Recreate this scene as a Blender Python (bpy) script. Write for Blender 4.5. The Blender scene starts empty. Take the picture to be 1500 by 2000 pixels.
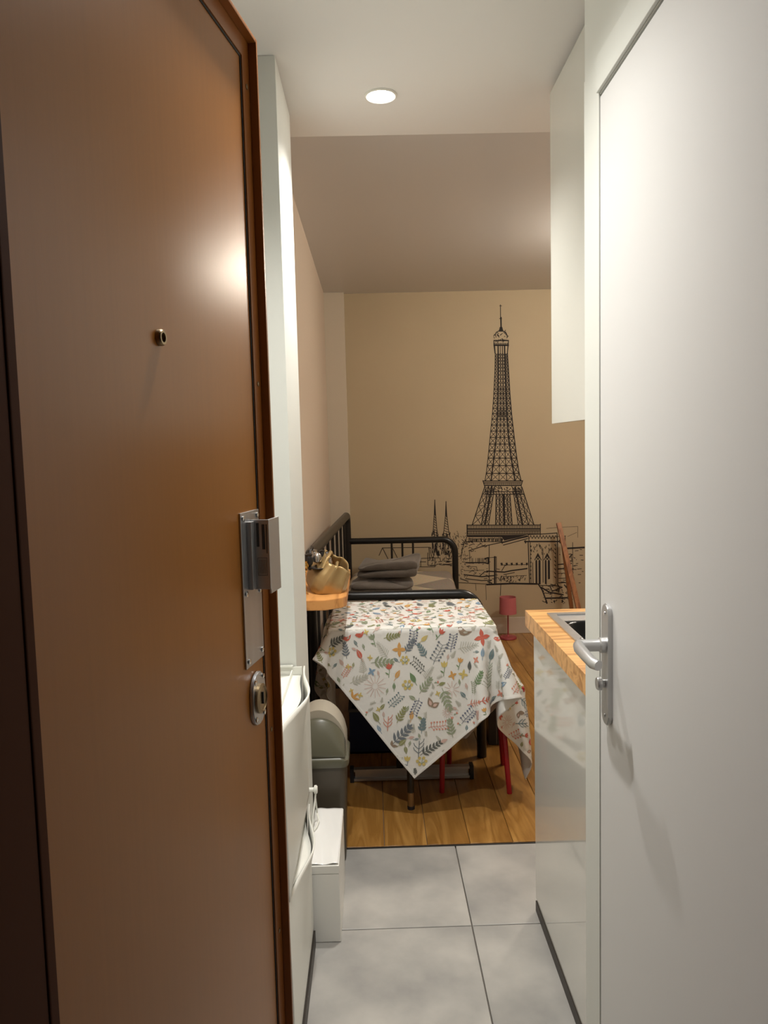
import bpy, bmesh, math, random
import numpy as np
from mathutils import Vector, Matrix
random.seed(7)
scene = bpy.context.scene
COL = scene.collection

# ---------------------------------------------------------------- camera
cam_d = bpy.data.cameras.new('camera'); cam = bpy.data.objects.new('camera', cam_d); COL.objects.link(cam)
right = Vector((0.99955236, -0.01640620, -0.02501830)); upv = Vector((0.02634256, 0.08620576, 0.99592903))
fwd = Vector((0.01418269, 0.99614226, -0.08659935))
m = Matrix((right, upv, -fwd)).transposed().to_4x4(); m.translation = (0, 0, 1.42)
cam.matrix_world = m
cam_d.sensor_fit = 'VERTICAL'; cam_d.sensor_height = 36.0; cam_d.sensor_width = 27.0
cam_d.lens = 36.0 * 1502.0 / 2000.0; cam_d.clip_start = 0.02
scene.camera = cam
# ---------------------------------------------------------------- world, exposure
world = bpy.data.worlds.new('world'); scene.world = world; world.use_nodes = True
world.node_tree.nodes['Background'].inputs[0].default_value = (1.0, 0.93, 0.84, 1)
world.node_tree.nodes['Background'].inputs[1].default_value = 0.012
vs = scene.view_settings
vs.view_transform = 'Standard'; vs.look = 'None'; vs.exposure = 0.0; vs.gamma = 1.0; vs.use_curve_mapping = False
SPOT_W = 66.0; ROOM_W = 142.0
SPOT_COL = (1.0, 0.97, 0.92); ROOM_COL = (1.0, 0.89, 0.75)

# ---------------------------------------------------------------- materials
def lin(r, g, b):
    f = lambda c: (c/255/12.92) if c/255 <= 0.04045 else ((c/255+0.055)/1.055)**2.4
    return (f(r), f(g), f(b), 1)
def mat(name, rgb, rough=0.6, metal=0.0, var=0.0, scale=8.0, stretch=(1,1,1), bump=0.0, bscale=200.0, coat=0.0, spec=0.5, sheen=0.0, rgb2=None):
    M = bpy.data.materials.new(name); M.use_nodes = True
    nt = M.node_tree; b = nt.nodes['Principled BSDF']
    b.inputs['Roughness'].default_value = rough; b.inputs['Metallic'].default_value = metal
    b.inputs['Specular IOR Level'].default_value = spec
    b.inputs['Coat Weight'].default_value = coat; b.inputs['Coat Roughness'].default_value = 0.06
    b.inputs['Sheen Weight'].default_value = sheen
    c = lin(*rgb); b.inputs['Base Color'].default_value = c
    tc = nt.nodes.new('ShaderNodeTexCoord'); mp = nt.nodes.new('ShaderNodeMapping')
    mp.inputs['Scale'].default_value = stretch
    nt.links.new(tc.outputs['Object'], mp.inputs['Vector'])
    if var or rgb2:
        n = nt.nodes.new('ShaderNodeTexNoise'); n.inputs['Scale'].default_value = scale; n.inputs['Detail'].default_value = 6
        nt.links.new(mp.outputs['Vector'], n.inputs['Vector'])
        r = nt.nodes.new('ShaderNodeValToRGB')
        c2 = lin(*rgb2) if rgb2 else tuple(min(1, x*(1+var)) for x in c[:3])+(1,)
        c1 = c if rgb2 else tuple(x*(1-var) for x in c[:3])+(1,)
        r.color_ramp.elements[0].position = 0.3; r.color_ramp.elements[1].position = 0.7
        r.color_ramp.elements[0].color = c1; r.color_ramp.elements[1].color = c2
        nt.links.new(n.outputs['Fac'], r.inputs['Fac']); nt.links.new(r.outputs['Color'], b.inputs['Base Color'])
    if bump:
        n2 = nt.nodes.new('ShaderNodeTexNoise'); n2.inputs['Scale'].default_value = bscale; n2.inputs['Detail'].default_value = 3
        nt.links.new(mp.outputs['Vector'], n2.inputs['Vector'])
        bp = nt.nodes.new('ShaderNodeBump'); bp.inputs['Strength'].default_value = bump; bp.inputs['Distance'].default_value = 0.002
        nt.links.new(n2.outputs['Fac'], bp.inputs['Height']); nt.links.new(bp.outputs['Normal'], b.inputs['Normal'])
    return M
def wood(name, dark, light, axis, rough=0.4, scale=1.0, coat=0.0, ring=6.0, rnd=0.25):
    """grain running along axis (0,1,2), random tone for each object"""
    M = bpy.data.materials.new(name); M.use_nodes = True
    nt = M.node_tree; b = nt.nodes['Principled BSDF']; b.inputs['Roughness'].default_value = rough
    b.inputs['Coat Weight'].default_value = coat; b.inputs['Coat Roughness'].default_value = 0.15
    tc = nt.nodes.new('ShaderNodeTexCoord'); mp = nt.nodes.new('ShaderNodeMapping'); oi = nt.nodes.new('ShaderNodeObjectInfo')
    s = [14*scale]*3; s[axis] = 1.3*scale; mp.inputs['Scale'].default_value = s
    ad = nt.nodes.new('ShaderNodeVectorMath'); ad.operation = 'ADD'
    ml = nt.nodes.new('ShaderNodeMath'); ml.operation = 'MULTIPLY'; ml.inputs[1].default_value = 37.0
    nt.links.new(oi.outputs['Random'], ml.inputs[0]); nt.links.new(ml.outputs[0], ad.inputs[1])
    nt.links.new(tc.outputs['Object'], ad.inputs[0]); nt.links.new(ad.outputs[0], mp.inputs['Vector'])
    n = nt.nodes.new('ShaderNodeTexNoise'); n.inputs['Scale'].default_value = 1.2; n.inputs['Detail'].default_value = 8; n.inputs['Distortion'].default_value = 1.2
    nt.links.new(mp.outputs['Vector'], n.inputs['Vector'])
    sn = nt.nodes.new('ShaderNodeMath'); sn.operation = 'MULTIPLY'; sn.inputs[1].default_value = ring
    fr = nt.nodes.new('ShaderNodeMath'); fr.operation = 'PINGPONG'; fr.inputs[1].default_value = 1.0
    nt.links.new(n.outputs['Fac'], sn.inputs[0]); nt.links.new(sn.outputs[0], fr.inputs[0])
    r = nt.nodes.new('ShaderNodeValToRGB'); r.color_ramp.elements[0].color = lin(*dark); r.color_ramp.elements[1].color = lin(*light)
    r.color_ramp.elements[0].position = 0.0; r.color_ramp.elements[1].position = 0.75
    nt.links.new(fr.outputs[0], r.inputs['Fac'])
    hs = nt.nodes.new('ShaderNodeHueSaturation')
    mr = nt.nodes.new('ShaderNodeMapRange'); mr.inputs['To Min'].default_value = 1-rnd; mr.inputs['To Max'].default_value = 1+rnd*0.6
    nt.links.new(oi.outputs['Random'], mr.inputs['Value']); nt.links.new(mr.outputs['Result'], hs.inputs['Value'])
    nt.links.new(r.outputs['Color'], hs.inputs['Color']); nt.links.new(hs.outputs['Color'], b.inputs['Base Color'])
    return M
def emit(name, col, s):
    M = bpy.data.materials.new(name); M.use_nodes = True; b = M.node_tree.nodes['Principled BSDF']
    b.inputs['Base Color'].default_value = (0, 0, 0, 1)
    b.inputs['Emission Color'].default_value = (*col, 1); b.inputs['Emission Strength'].default_value = s
    return M

W = {}
W['white'] = mat('white_paint', (216, 218, 212), 0.55, bump=0.04, bscale=300)
W['white_room'] = mat('warm_white_wall_paint', (206, 190, 172), 0.6, bump=0.05, bscale=250)
W['pilaster'] = mat('cream_paint', (208, 198, 180), 0.6)
W['paper'] = mat('beige_wallpaper', (186, 170, 141), 0.7, var=0.03, scale=2.0)
W['ceil'] = mat('corridor_ceiling_paint', (238, 237, 235), 0.7)
W['ceilroom'] = mat('satin_room_ceiling', (208, 207, 207), 0.34)
W['doorwhite'] = mat('white_door_lacquer', (217, 217, 216), 0.5, bump=0.06, bscale=60, stretch=(1, 1, 0.3))
W['gloss'] = mat('gloss_white_lacquer', (222, 221, 214), 0.05, coat=0.6)
W['glossup'] = mat('white_cabinet_lacquer', (212, 213, 206), 0.12)
W['plastic'] = mat('white_plastic', (232, 232, 224), 0.3)
W['carton'] = mat('white_box_card', (236, 235, 230), 0.35)
W['film'] = mat('white_glossy_film', (240, 240, 238), 0.12, bump=0.5, bscale=22, stretch=(1, 0.3, 1), coat=0.4)
W['plinth'] = mat('dark_plinth', (52, 46, 40), 0.5)
W['dark'] = mat('shadow_gap_seal', (30, 28, 26), 0.7)
W['brown'] = mat('brown_door_laminate', (154, 97, 36), 0.29, spec=0.4, var=0.03, scale=3.0, stretch=(40, 40, 1.0), bump=0.03, bscale=30)
W['brownmetal'] = mat('brown_painted_steel', (142, 84, 34), 0.32)
W['browndark'] = mat('dark_brown_frame', (66, 32, 9), 0.7, spec=0.1)
W['steel'] = mat('brushed_steel', (190, 192, 196), 0.32, metal=0.9, var=0.06, scale=60, stretch=(1, 1, 0.05))
W['steel2'] = mat('satin_aluminium', (196, 196, 196), 0.35, metal=0.75)
W['chrome'] = mat('polished_chrome', (220, 220, 220), 0.12, metal=1.0)
W['bronze'] = mat('aged_metal', (150, 130, 100), 0.35, metal=0.9)
W['label'] = mat('dark_sticker', (60, 58, 56), 0.5)
W['labellight'] = mat('grey_sticker_ink', (120, 118, 114), 0.5)
W['tile'] = mat('grey_stone_tile', (144, 143, 141), 0.36, rgb2=(190, 187, 181), scale=4.2, bump=0.04, bscale=80)
W['grout'] = mat('grout', (118, 112, 104), 0.9)
W['plank'] = wood('oak_plank', (146, 102, 46), (184, 138, 74), 1, rough=0.28, scale=0.9, ring=4, rnd=0.10)
W['butcher'] = wood('butcher_block', (172, 118, 62), (222, 170, 106), 0, rough=0.4, scale=1.6, ring=3, rnd=0.05)
W['shelf'] = wood('pine_shelf', (176, 116, 60), (216, 156, 92), 1, rough=0.45, scale=1.4, ring=3, rnd=0.05)
W['chairwood'] = wood('brown_chair_wood', (124, 76, 42), (172, 114, 66), 2, rough=0.45, scale=2, ring=3, rnd=0.1)
W['blackmetal'] = mat('black_powder_coated_steel', (20, 21, 22), 0.3)
W['grey'] = mat('dark_grey_cotton', (98, 91, 84), 0.95, var=0.12, scale=14, bump=0.5, bscale=90, sheen=0.3)
W['binbody'] = mat('taupe_bin_plastic', (80, 72, 60), 0.42)
W['binlid'] = mat('grey_green_lid_plastic', (94, 92, 76), 0.3)
W['binhood'] = mat('pale_taupe_plastic', (172, 164, 148), 0.35)
W['navy'] = mat('navy_fabric', (46, 58, 92), 0.8)
W['blackbox'] = mat('black_plastic', (26, 28, 34), 0.5)
W['edgegrey'] = mat('grey_edge', (96, 96, 96), 0.5)
W['red'] = mat('red_lacquer', (158, 22, 34), 0.35)
W['pink'] = mat('dusty_red_shade', (192, 106, 110), 0.7)
W['pinkmetal'] = mat('dusty_red_metal', (160, 66, 70), 0.4)
W['gold'] = mat('gold_leather', (176, 150, 104), 0.38, metal=0.6, bump=0.25, bscale=40)
W['goldchain'] = mat('gold_chain_metal', (200, 160, 90), 0.25, metal=1.0)
W['silver'] = mat('silver_foil', (190, 184, 178), 0.22, metal=0.9)
W['blackleather'] = mat('black_leather', (28, 24, 24), 0.35)
W['cloth'] = mat('white_cotton', (230, 230, 226), 0.85, bump=0.55, bscale=26, sheen=0.1)
W['mattress'] = mat('cream_mattress_ticking', (206, 194, 172), 0.85)
W['ink'] = mat('black_print_ink', (38, 34, 34), 0.85)
W['inksoft'] = mat('grey_print_ink', (92, 84, 72), 0.85)
W['inkwash'] = mat('pale_print_wash', (182, 166, 138), 0.85)
W['base'] = mat('white_skirting_paint', (208, 196, 180), 0.5)
W['bulb'] = emit('lit_lamp_lens', (1.0, 0.97, 0.9), 40.0)
W['bulbwarm'] = emit('lit_warm_globe', ROOM_COL, ROOM_W)

# ---------------------------------------------------------------- mesh helpers
class MB:
    def __init__(self): self.bm = bmesh.new()
    def box(self, a, b, bev=0.0, seg=2, rot=None, ctr=None):
        a = Vector(a); b = Vector(b); c = (a+b)/2; s = b-a
        r = bmesh.ops.create_cube(self.bm, size=1.0); vs_ = r['verts']
        for v in vs_: v.co = Vector((v.co.x*s.x, v.co.y*s.y, v.co.z*s.z)) + c
        if bev > 0:
            es = set(e for v in vs_ for e in v.link_edges)
            rb = bmesh.ops.bevel(self.bm, geom=list(es), offset=bev, segments=seg, affect='EDGES', profile=0.5)
            if rot is not None: vs_ = list(set(v for f in rb['faces'] for v in f.verts) | set(v for v in vs_ if v.is_valid))
        if rot is not None:
            o = Vector(ctr) if ctr is not None else c
            for v in vs_: v.co = rot @ (v.co-o) + o
        return self
    def tube(self, pts, r, n=10, caps=True, closed=False):
        pts = [Vector(p) for p in pts]; N = len(pts)
        rs = r if hasattr(r, '__len__') else [r]*N
        rings = []; prev = None
        for i, p in enumerate(pts):
            if closed: t = pts[(i+1) % N]-pts[i-1]
            elif i == 0: t = pts[1]-pts[0]
            elif i == N-1: t = pts[-1]-pts[-2]
            else: t = (pts[i+1]-p).normalized()+(p-pts[i-1]).normalized()
            t.normalize()
            if prev is None:
                ref = Vector((0, 0, 1)) if abs(t.z) < 0.9 else Vector((1, 0, 0))
                u = t.cross(ref).normalized()
            else:
                u = (prev - t*prev.dot(t)).normalized()
            prev = u; w = t.cross(u)
            rings.append([self.bm.verts.new(p+(u*math.cos(2*math.pi*k/n)+w*math.sin(2*math.pi*k/n))*rs[i]) for k in range(n)])
        for i in range(N if closed else N-1):
            A, B = rings[i], rings[(i+1) % N]
            for k in range(n): self.bm.faces.new((A[k], A[(k+1) % n], B[(k+1) % n], B[k]))
        if caps and not closed:
            self.bm.faces.new(rings[0][::-1]); self.bm.faces.new(rings[-1])
        return self
    def lathe(self, prof, c=(0, 0, 0), n=28, axis=2):
        rings = []
        for (r, h) in prof:
            ring = []
            for k in range(n):
                a = 2*math.pi*k/n; x, y = r*math.cos(a), r*math.sin(a)
                p = {2: (x, y, h), 0: (h, x, y), 1: (y, h, x)}[axis]
                ring.append(self.bm.verts.new(Vector(p)+Vector(c)))
            rings.append(ring)
        for A, B in zip(rings[:-1], rings[1:]):
            for k in range(n): self.bm.faces.new((A[k], A[(k+1) % n], B[(k+1) % n], B[k]))
        self.bm.faces.new(rings[0][::-1]); self.bm.faces.new(rings[-1])
        return self
    def prism(self, poly, h0, h1, axis=2, bev=0.0):
        def P(a, b, h): return {2: (a, b, h), 0: (h, a, b), 1: (a, h, b)}[axis]
        lo = [self.bm.verts.new(P(a, b, h0)) for a, b in poly]; hi = [self.bm.verts.new(P(a, b, h1)) for a, b in poly]
        n = len(poly); fs = [self.bm.faces.new(lo[::-1]), self.bm.faces.new(hi)]
        for k in range(n): fs.append(self.bm.faces.new((lo[k], lo[(k+1) % n], hi[(k+1) % n], hi[k])))
        if bev:
            es = list(set(e for f in fs[:2] for e in f.edges))
            bmesh.ops.bevel(self.bm, geom=es, offset=bev, segments=2, affect='EDGES')
        return self
    def grid(self, fn, nu, nv, cu=False):
        g = [[self.bm.verts.new(fn(i/nu, j/nv)) for j in range(nv+1)] for i in range(nu+1)]
        for i in range(nu):
            for j in range(nv): self.bm.faces.new((g[i][j], g[i+1][j], g[i+1][j+1], g[i][j+1]))
        return self
    def build(self, name, material, parent=None, smooth=True, loc=None, solid=None, subsurf=0):
        bmesh.ops.recalc_face_normals(self.bm, faces=self.bm.faces)
        me = bpy.data.meshes.new(name); self.bm.to_mesh(me); self.bm.free()
        if smooth:
            for p in me.polygons: p.use_smooth = True
        o = bpy.data.objects.new(name, me); COL.objects.link(o)
        me.materials.append(material)
        if smooth and not subsurf:
            md = o.modifiers.new('weighted', 'WEIGHTED_NORMAL'); md.keep_sharp = True; md.weight = 80
        if smooth: me.set_sharp_from_angle(angle=math.radians(38))
        if parent: o.parent = parent
        if loc: o.location = loc
        if solid: md = o.modifiers.new('thick', 'SOLIDIFY'); md.thickness = solid; md.offset = 0
        if subsurf: md = o.modifiers.new('sub', 'SUBSURF'); md.levels = subsurf; md.render_levels = subsurf
        return o
def box(name, a, b, material, parent=None, bev=0.0, **k): return MB().box(a, b, bev).build(name, material, parent, **k)
def thing(name, label, cat, loc=(0, 0, 0), rz=0.0, group=None):
    o = bpy.data.objects.new(name, None); COL.objects.link(o); o.location = loc; o.rotation_euler = (0, 0, rz)
    o.empty_display_size = 0.05
    return tag(o, label, cat, group)
def tag(o, label, cat, group=None):
    o['label'] = label; o['category'] = cat
    if group: o['group'] = group
    return o
def struct(o, label=None):
    o['kind'] = 'structure'
    if label: o['label'] = label
    return o
def sempty(name, loc=(0, 0, 0), rz=0.0):
    o = bpy.data.objects.new(name, None); COL.objects.link(o); o.location = loc; o.rotation_euler = (0, 0, rz); o.empty_display_size = 0.05
    return o
def arc(c, r, a0, a1, n, f):
    return [f(c[0]+r*math.cos(a0+(a1-a0)*i/n), c[1]+r*math.sin(a0+(a1-a0)*i/n)) for i in range(n+1)]

# ---------------------------------------------------------------- lights of the place
CZ = 2.433; RZ = 2.505; YB = 5.62; YT = 2.621; XL = -0.31
def downlight(x, y, label):
    t = thing('ceiling_downlight', label, 'ceiling light', (x, y, CZ), group='recessed corridor spots')
    MB().lathe([(0.047, 0.0), (0.047, -0.004), (0.043, -0.006), (0.036, -0.003), (0.036, 0.0)], n=32).build('trim_ring', W['plastic'], t)
    MB().lathe([(0.035, -0.001), (0.033, -0.005), (0.015, -0.007), (0.001, -0.0075)], n=28).build('lamp_lens', W['bulb'], t)
    l = bpy.data.lights.new('downlight_beam', 'SPOT'); l.energy = SPOT_W; l.color = SPOT_COL
    l.spot_size = math.radians(132); l.spot_blend = 1.0; l.shadow_soft_size = 0.022
    o = bpy.data.objects.new('downlight_beam', l); COL.objects.link(o); o.location = (0, 0, -0.03); o.parent = t
downlight(0.054, 2.33, 'lit recessed ceiling spot seen above the table end of corridor')
downlight(-0.08, 1.37, 'recessed ceiling spot between the brown door and white door')
def room_lamp(x, y, zc):
    t = thing('pendant_globe_lamp', 'warm globe lamp hanging in the room beyond the cabinets', 'lamp', (x, y, RZ))
    MB().lathe([(0.05, 0), (0.05, -0.02), (0.012, -0.03), (0.006, -0.04), (0.006, zc-RZ+0.10)], n=20).build('cord_rose', W['plastic'], t)
    MB().lathe([(0.1*math.sin(math.pi*i/14)+0.001, (zc-RZ)+0.1*math.cos(math.pi*i/14)) for i in range(15)], n=28).build('globe', W['bulbwarm'], t)
room_lamp(1.54, 3.90, 2.39)
# ---------------------------------------------------------------- floor, tiles, planks
fl = struct(box('floor', (-0.75, -1.2, -0.10), (3.0, YB, -0.010), W['grout']), 'floor of grey tiles meeting oak planks')
def tile(x0, x1, y0, y1):
    o = MB().box((-(x1-x0)/2, -(y1-y0)/2, -0.010), ((x1-x0)/2, (y1-y0)/2, 0.0), 0.0015, 1).build('tile', W['tile'], fl, loc=((x0+x1)/2, (y0+y1)/2, 0)); return o
G = 0.0018
xs = [-0.75, -0.36, 0.26, 0.86, 1.05]; ys = [-1.2, -0.87, -0.27, 0.33, 0.94, 1.547, 2.154, YT-0.012]
for i in range(len(xs)-1):
    for j in range(len(ys)-1): tile(xs[i]+G, xs[i+1]-G, ys[j]+G, ys[j+1]-G)
o = box('threshold_strip', (XL, YT-0.012, -0.010), (1.05, YT, -0.002), W['dark'], fl)
rr = random.Random(3); k = 0
x = XL
pw = 0.153
x0s = [XL, -0.144]
while x0s[-1] < 3.0-pw: x0s.append(x0s[-1]+pw)
x0s.append(3.0)
for i in range(len(x0s)-1):
    y = YT if x0s[i] < 1.0 else 2.36
    first = True
    while y < YB-0.05:
        ln = rr.uniform(0.9, 1.6) if not first else rr.uniform(0.75, 1.5)
        y1 = min(YB, y+ln)
        if YB-y1 < 0.25: y1 = YB
        MB().box((-(x0s[i+1]-x0s[i])/2+0.0008, -(y1-y)/2+0.0008, -0.010), ((x0s[i+1]-x0s[i])/2-0.0008, (y1-y)/2-0.0008, 0.001), 0.0015, 1).build('plank', W['plank'], fl, loc=((x0s[i]+x0s[i+1])/2, (y+y1)/2, 0))
        y = y1; first = False
# ---------------------------------------------------------------- ceilings
struct(box('ceiling_corridor', (-0.75, -1.2, CZ), (1.05, YT, RZ+0.06), W['ceil']), 'pale grey corridor ceiling')
struct(box('ceiling_room', (XL-0.1, YT, RZ), (3.0, YB, RZ+0.06), W['ceilroom']), 'satin taupe ceiling of the room beyond')
# ---------------------------------------------------------------- walls
struct(box('wall_left', (-0.50, 0.50, 0), (-0.40, 2.09, CZ), W['white']), 'white corridor wall behind the brown door')
struct(box('wall_pillar', (-0.50, 2.09, 0), (-0.223, 2.452, CZ), W['white'], bev=0.002), 'white pillar at the left end of the corridor')
struct(box('wall_room_left', (XL-0.1, 2.452, 0), (XL, YB, RZ), W['white_room']), 'warm white left wall beside the daybed')
struct(box('wall_back', (XL-0.1, YB, 0), (3.0, YB+0.1, RZ), W['paper']), 'beige back wall carrying the printed mural')
struct(box('trim_1', (XL, YB-0.055, 0), (-0.168, YB, RZ), W['pilaster']), 'cream boxed pilaster in the far left corner')
struct(box('wall_room_right', (3.0, 2.36, 0), (3.1, YB, RZ), W['white_room']))
struct(box('wall_room_front', (1.05, 2.26, 0), (3.1, 2.36, RZ), W['white_room']))
struct(box('wall_kitchen', (1.05, 1.40, 0), (1.15, 2.26, CZ), W['white']))
struct(box('baseboard_back', (-0.168, YB-0.016, 0.001), (3.0, YB, 0.122), W['base'], bev=0.003), 'cream skirting board along the back wall')
struct(box('baseboard_left', (XL, 2.46, 0.001), (XL+0.014, YB-0.056, 0.10), W['base'], bev=0.003))
XR = 0.432
# right corridor wall with the bathroom door opening (Y 0.66..1.452, Z 0..2.045)
wr = MB(); wr.box((XR, 1.452, 0), (XR+0.09, 1.55, CZ)); wr.box((XR, 0.66, 2.045), (XR+0.09, 1.452, CZ)); wr.box((XR, 0.50, 0), (XR+0.09, 0.66, CZ))
struct(wr.build('wall_right', W['white'], smooth=False), 'white corridor wall around the bathroom door')
struct(box('wall_kitchen_return', (XR+0.09, 1.40, 0), (1.05, 1.55, CZ), W['white']))
cs = MB(); cs.box((XR-0.0015, 1.4525, 0.001), (XR, 1.55, 2.11), 0.0005); cs.box((XR-0.007, 0.60, 2.047), (XR, 1.453, 2.11), 0.002)
struct(cs.build('trim_2', W['white']), 'white casing round the bathroom door')
# landing side
wf = MB(); wf.box((-0.75, 0.26, 0), (-0.245, 0.50, CZ)); wf.box((0.44, 0.26, 0), (0.75, 0.50, CZ)); wf.box((-0.245, 0.26, 2.10), (0.44, 0.50, CZ))
struct(wf.build('wall_front', W['browndark'], smooth=False), 'dark entrance wall around the brown door')
fr = MB(); fr.box((-0.28, 0.515, 0.001), (-0.237, 0.53, 2.12), 0.002); fr.box((-0.245, 0.24, 0.001), (-0.238, 0.515, 2.10), 0.002); fr.box((-0.236, 0.30, 0.001), (-0.228, 0.36, 2.10), 0.003)
struct(fr.build('trim_3', W['browndark']), 'dark brown frame of the entrance door')
struct(box('wall_landing', (-0.75, -1.3, 0), (1.05, -1.2, CZ), W['browndark']))

# ---------------------------------------------------------------- white bathroom door
d1 = struct(sempty('door_1', (0, 0, 0)), 'closed white flush door with steel lever handle')
XD = XR+0.0005
box('leaf', (XD, 0.664, 0.006), (XD+0.04, 1.4516, 2.041), W['doorwhite'], d1, bev=0.0015)
def stadium(cy, z0, z1, w, n=10):
    r = w/2
    return [(cy+r*math.cos(a), z1-r+r*math.sin(a)) for a in [math.pi*i/n for i in range(n+1)]] + [(cy+r*math.cos(a), z0+r+r*math.sin(a)) for a in [math.pi+math.pi*i/n for i in range(n+1)]]
HY = 1.395; HZ = 1.040
pl = MB().prism(stadium(HY, 0.888, 1.118, 0.040), XD-0.009, XD, axis=0, bev=0.002).build('handle_plate', W['steel2'], d1)
MB().lathe([(0.0115, XD-0.062), (0.0115, XD-0.02), (0.0145, XD-0.018), (0.0145, XD-0.009)], (0, HY, HZ), axis=0).build('spindle', W['steel2'], d1)
MB().tube([(XD-0.052, HY+0.001, HZ), (XD-0.058, HY-0.004, HZ), (XD-0.061, HY-0.02, HZ), (XD-0.062, HY-0.06, HZ-0.001), (XD-0.061, HY-0.105, HZ-0.003), (XD-0.055, HY-0.117, HZ-0.004)], [0.011, 0.0115, 0.011, 0.0105, 0.010, 0.009], 14).build('lever', W['steel2'], d1)
MB().lathe([(0.011, XD-0.024), (0.0125, XD-0.022), (0.0125, XD-0.016), (0.008, XD-0.014), (0.008, XD-0.009)], (0, HY, HZ-0.073), axis=0).build('thumb_turn', W['steel2'], d1)
for zz in (1.100, 0.906): MB().lathe([(0.0035, XD-0.0105), (0.0035, XD-0.009)], (0, HY, zz), n=12, axis=0).build('screw', W['chrome'], d1)

# ---------------------------------------------------------------- brown entrance door (local: x = outward normal of visible face, y = along leaf to the free edge, z up; origin at free edge)
DA = math.radians(10.5)
d2 = struct(sempty('door_2', (-0.174, 1.238, 0), -DA), 'open brown entrance door with steel lock plate and peephole')
DT = 2.04
box('leaf', (-0.042, -0.73, 0.008), (0.0, 0.0, DT), W['brown'], d2, bev=0.001)
ef = MB(); ef.box((0.0, -0.036, 0.01), (0.003, 0.0, DT-0.036)); ef.box((0.0, -0.73, DT-0.036), (0.003, 0.0, DT))
ef.build('edge_flange', W['brownmetal'], d2, smooth=False)
er = MB(); er.box((0.003, -0.006, 0.01), (0.016, 0.0, DT), 0.001); er.box((0.003, -0.73, DT-0.006), (0.016, -0.006, DT), 0.001)
er.build('edge_ridge', W['brownmetal'], d2)
gr = MB(); gr.box((0.0, -0.0395, 0.01), (0.0012, -0.036, DT-0.036)); gr.box((0.0, -0.73, DT-0.0395), (0.0012, -0.0395, DT-0.036)); gr.build('seal_line', W['dark'], d2, smooth=False)
for zz in (1.965, 1.52, 0.965, 0.62, 0.30): MB().lathe([(0.004, 0.003), (0.004, 0.0042), (0.001, 0.0048)], (0, -0.02, zz), n=12, axis=0).build('screw', W['bronze'], d2)
MB().lathe([(0.0095, 0.0), (0.0095, 0.004), (0.008, 0.006), (0.0055, 0.006), (0.0055, 0.002)], (0, -0.352, 1.548), n=24, axis=0).build('peephole', W['bronze'], d2)
lk = MB().box((0.0, -0.121, 1.093), (0.003, -0.040, 1.326), 0.0008).build('lock_plate', W['steel'], d2)
for (yy, zz) in ((-0.112, 1.317), (-0.049, 1.317), (-0.110, 1.205), (-0.049, 1.200), (-0.110, 1.102), (-0.049, 1.105)):
    MB().lathe([(0.0045, 0.003), (0.0045, 0.005), (0.002, 0.0058)], (0, yy, zz), n=12, axis=0).build('screw', W['chrome'], lk)
pg = MB(); pg.box((0.003, -0.082, 1.207), (0.032, -0.079, 1.313), 0.0006); pg.box((0.029, -0.079, 1.2), (0.032, -0.030, 1.313), 0.0006); pg.box((0.003, -0.098, 1.209), (0.010, -0.082, 1.311), 0.0006)
pu = pg.build('pull_angle', W['steel2'], d2)
st = MB(); st.box((0.0125, -0.0826, 1.272), (0.0165, -0.0819, 1.308)); st.box((0.021, -0.0826, 1.268), (0.0255, -0.0819, 1.306)); st.box((0.0275, -0.0826, 1.262), (0.029, -0.0819, 1.306)); st.build('sticker', W['label'], pu, smooth=False)
st = MB()
for (xa, xb, za, zb) in ((0.013, 0.028, 1.2545, 1.2555), (0.013, 0.028, 1.228, 1.229), (0.013, 0.0138, 1.228, 1.2555), (0.0272, 0.028, 1.228, 1.2555), (0.0155, 0.0165, 1.231, 1.2525), (0.018, 0.019, 1.231, 1.2525), (0.0205, 0.0215, 1.231, 1.2525), (0.023, 0.024, 1.231, 1.2525), (0.0252, 0.0258, 1.231, 1.2525)): st.box((xa, -0.0826, za), (xb, -0.0819, zb))
st.build('sticker', W['labellight'], pu, smooth=False)
es = MB().prism(stadium(-0.078, 0.995, 1.078, 0.060, 8), 0.0, 0.006, axis=0, bev=0.0015).build('cylinder_plate', W['steel'], d2)
MB().lathe([(0.023, 0.006), (0.023, 0.010), (0.019, 0.012), (0.018, 0.010), (0.012, 0.010)], (0, -0.078, 1.036), n=28, axis=0).build('key_cylinder', W['bronze'], es)
MB().box((0.010, -0.0795, 1.028), (0.0125, -0.0765, 1.046)).build('keyway', W['dark'], es, smooth=False)
for (yy, zz) in ((-0.060, 1.066), (-0.060, 1.008), (-0.096, 1.066), (-0.096, 1.008)): MB().lathe([(0.004, 0.006), (0.004, 0.008), (0.001, 0.0088)], (0, yy, zz), n=12, axis=0).build('screw', W['chrome'], es)

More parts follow.
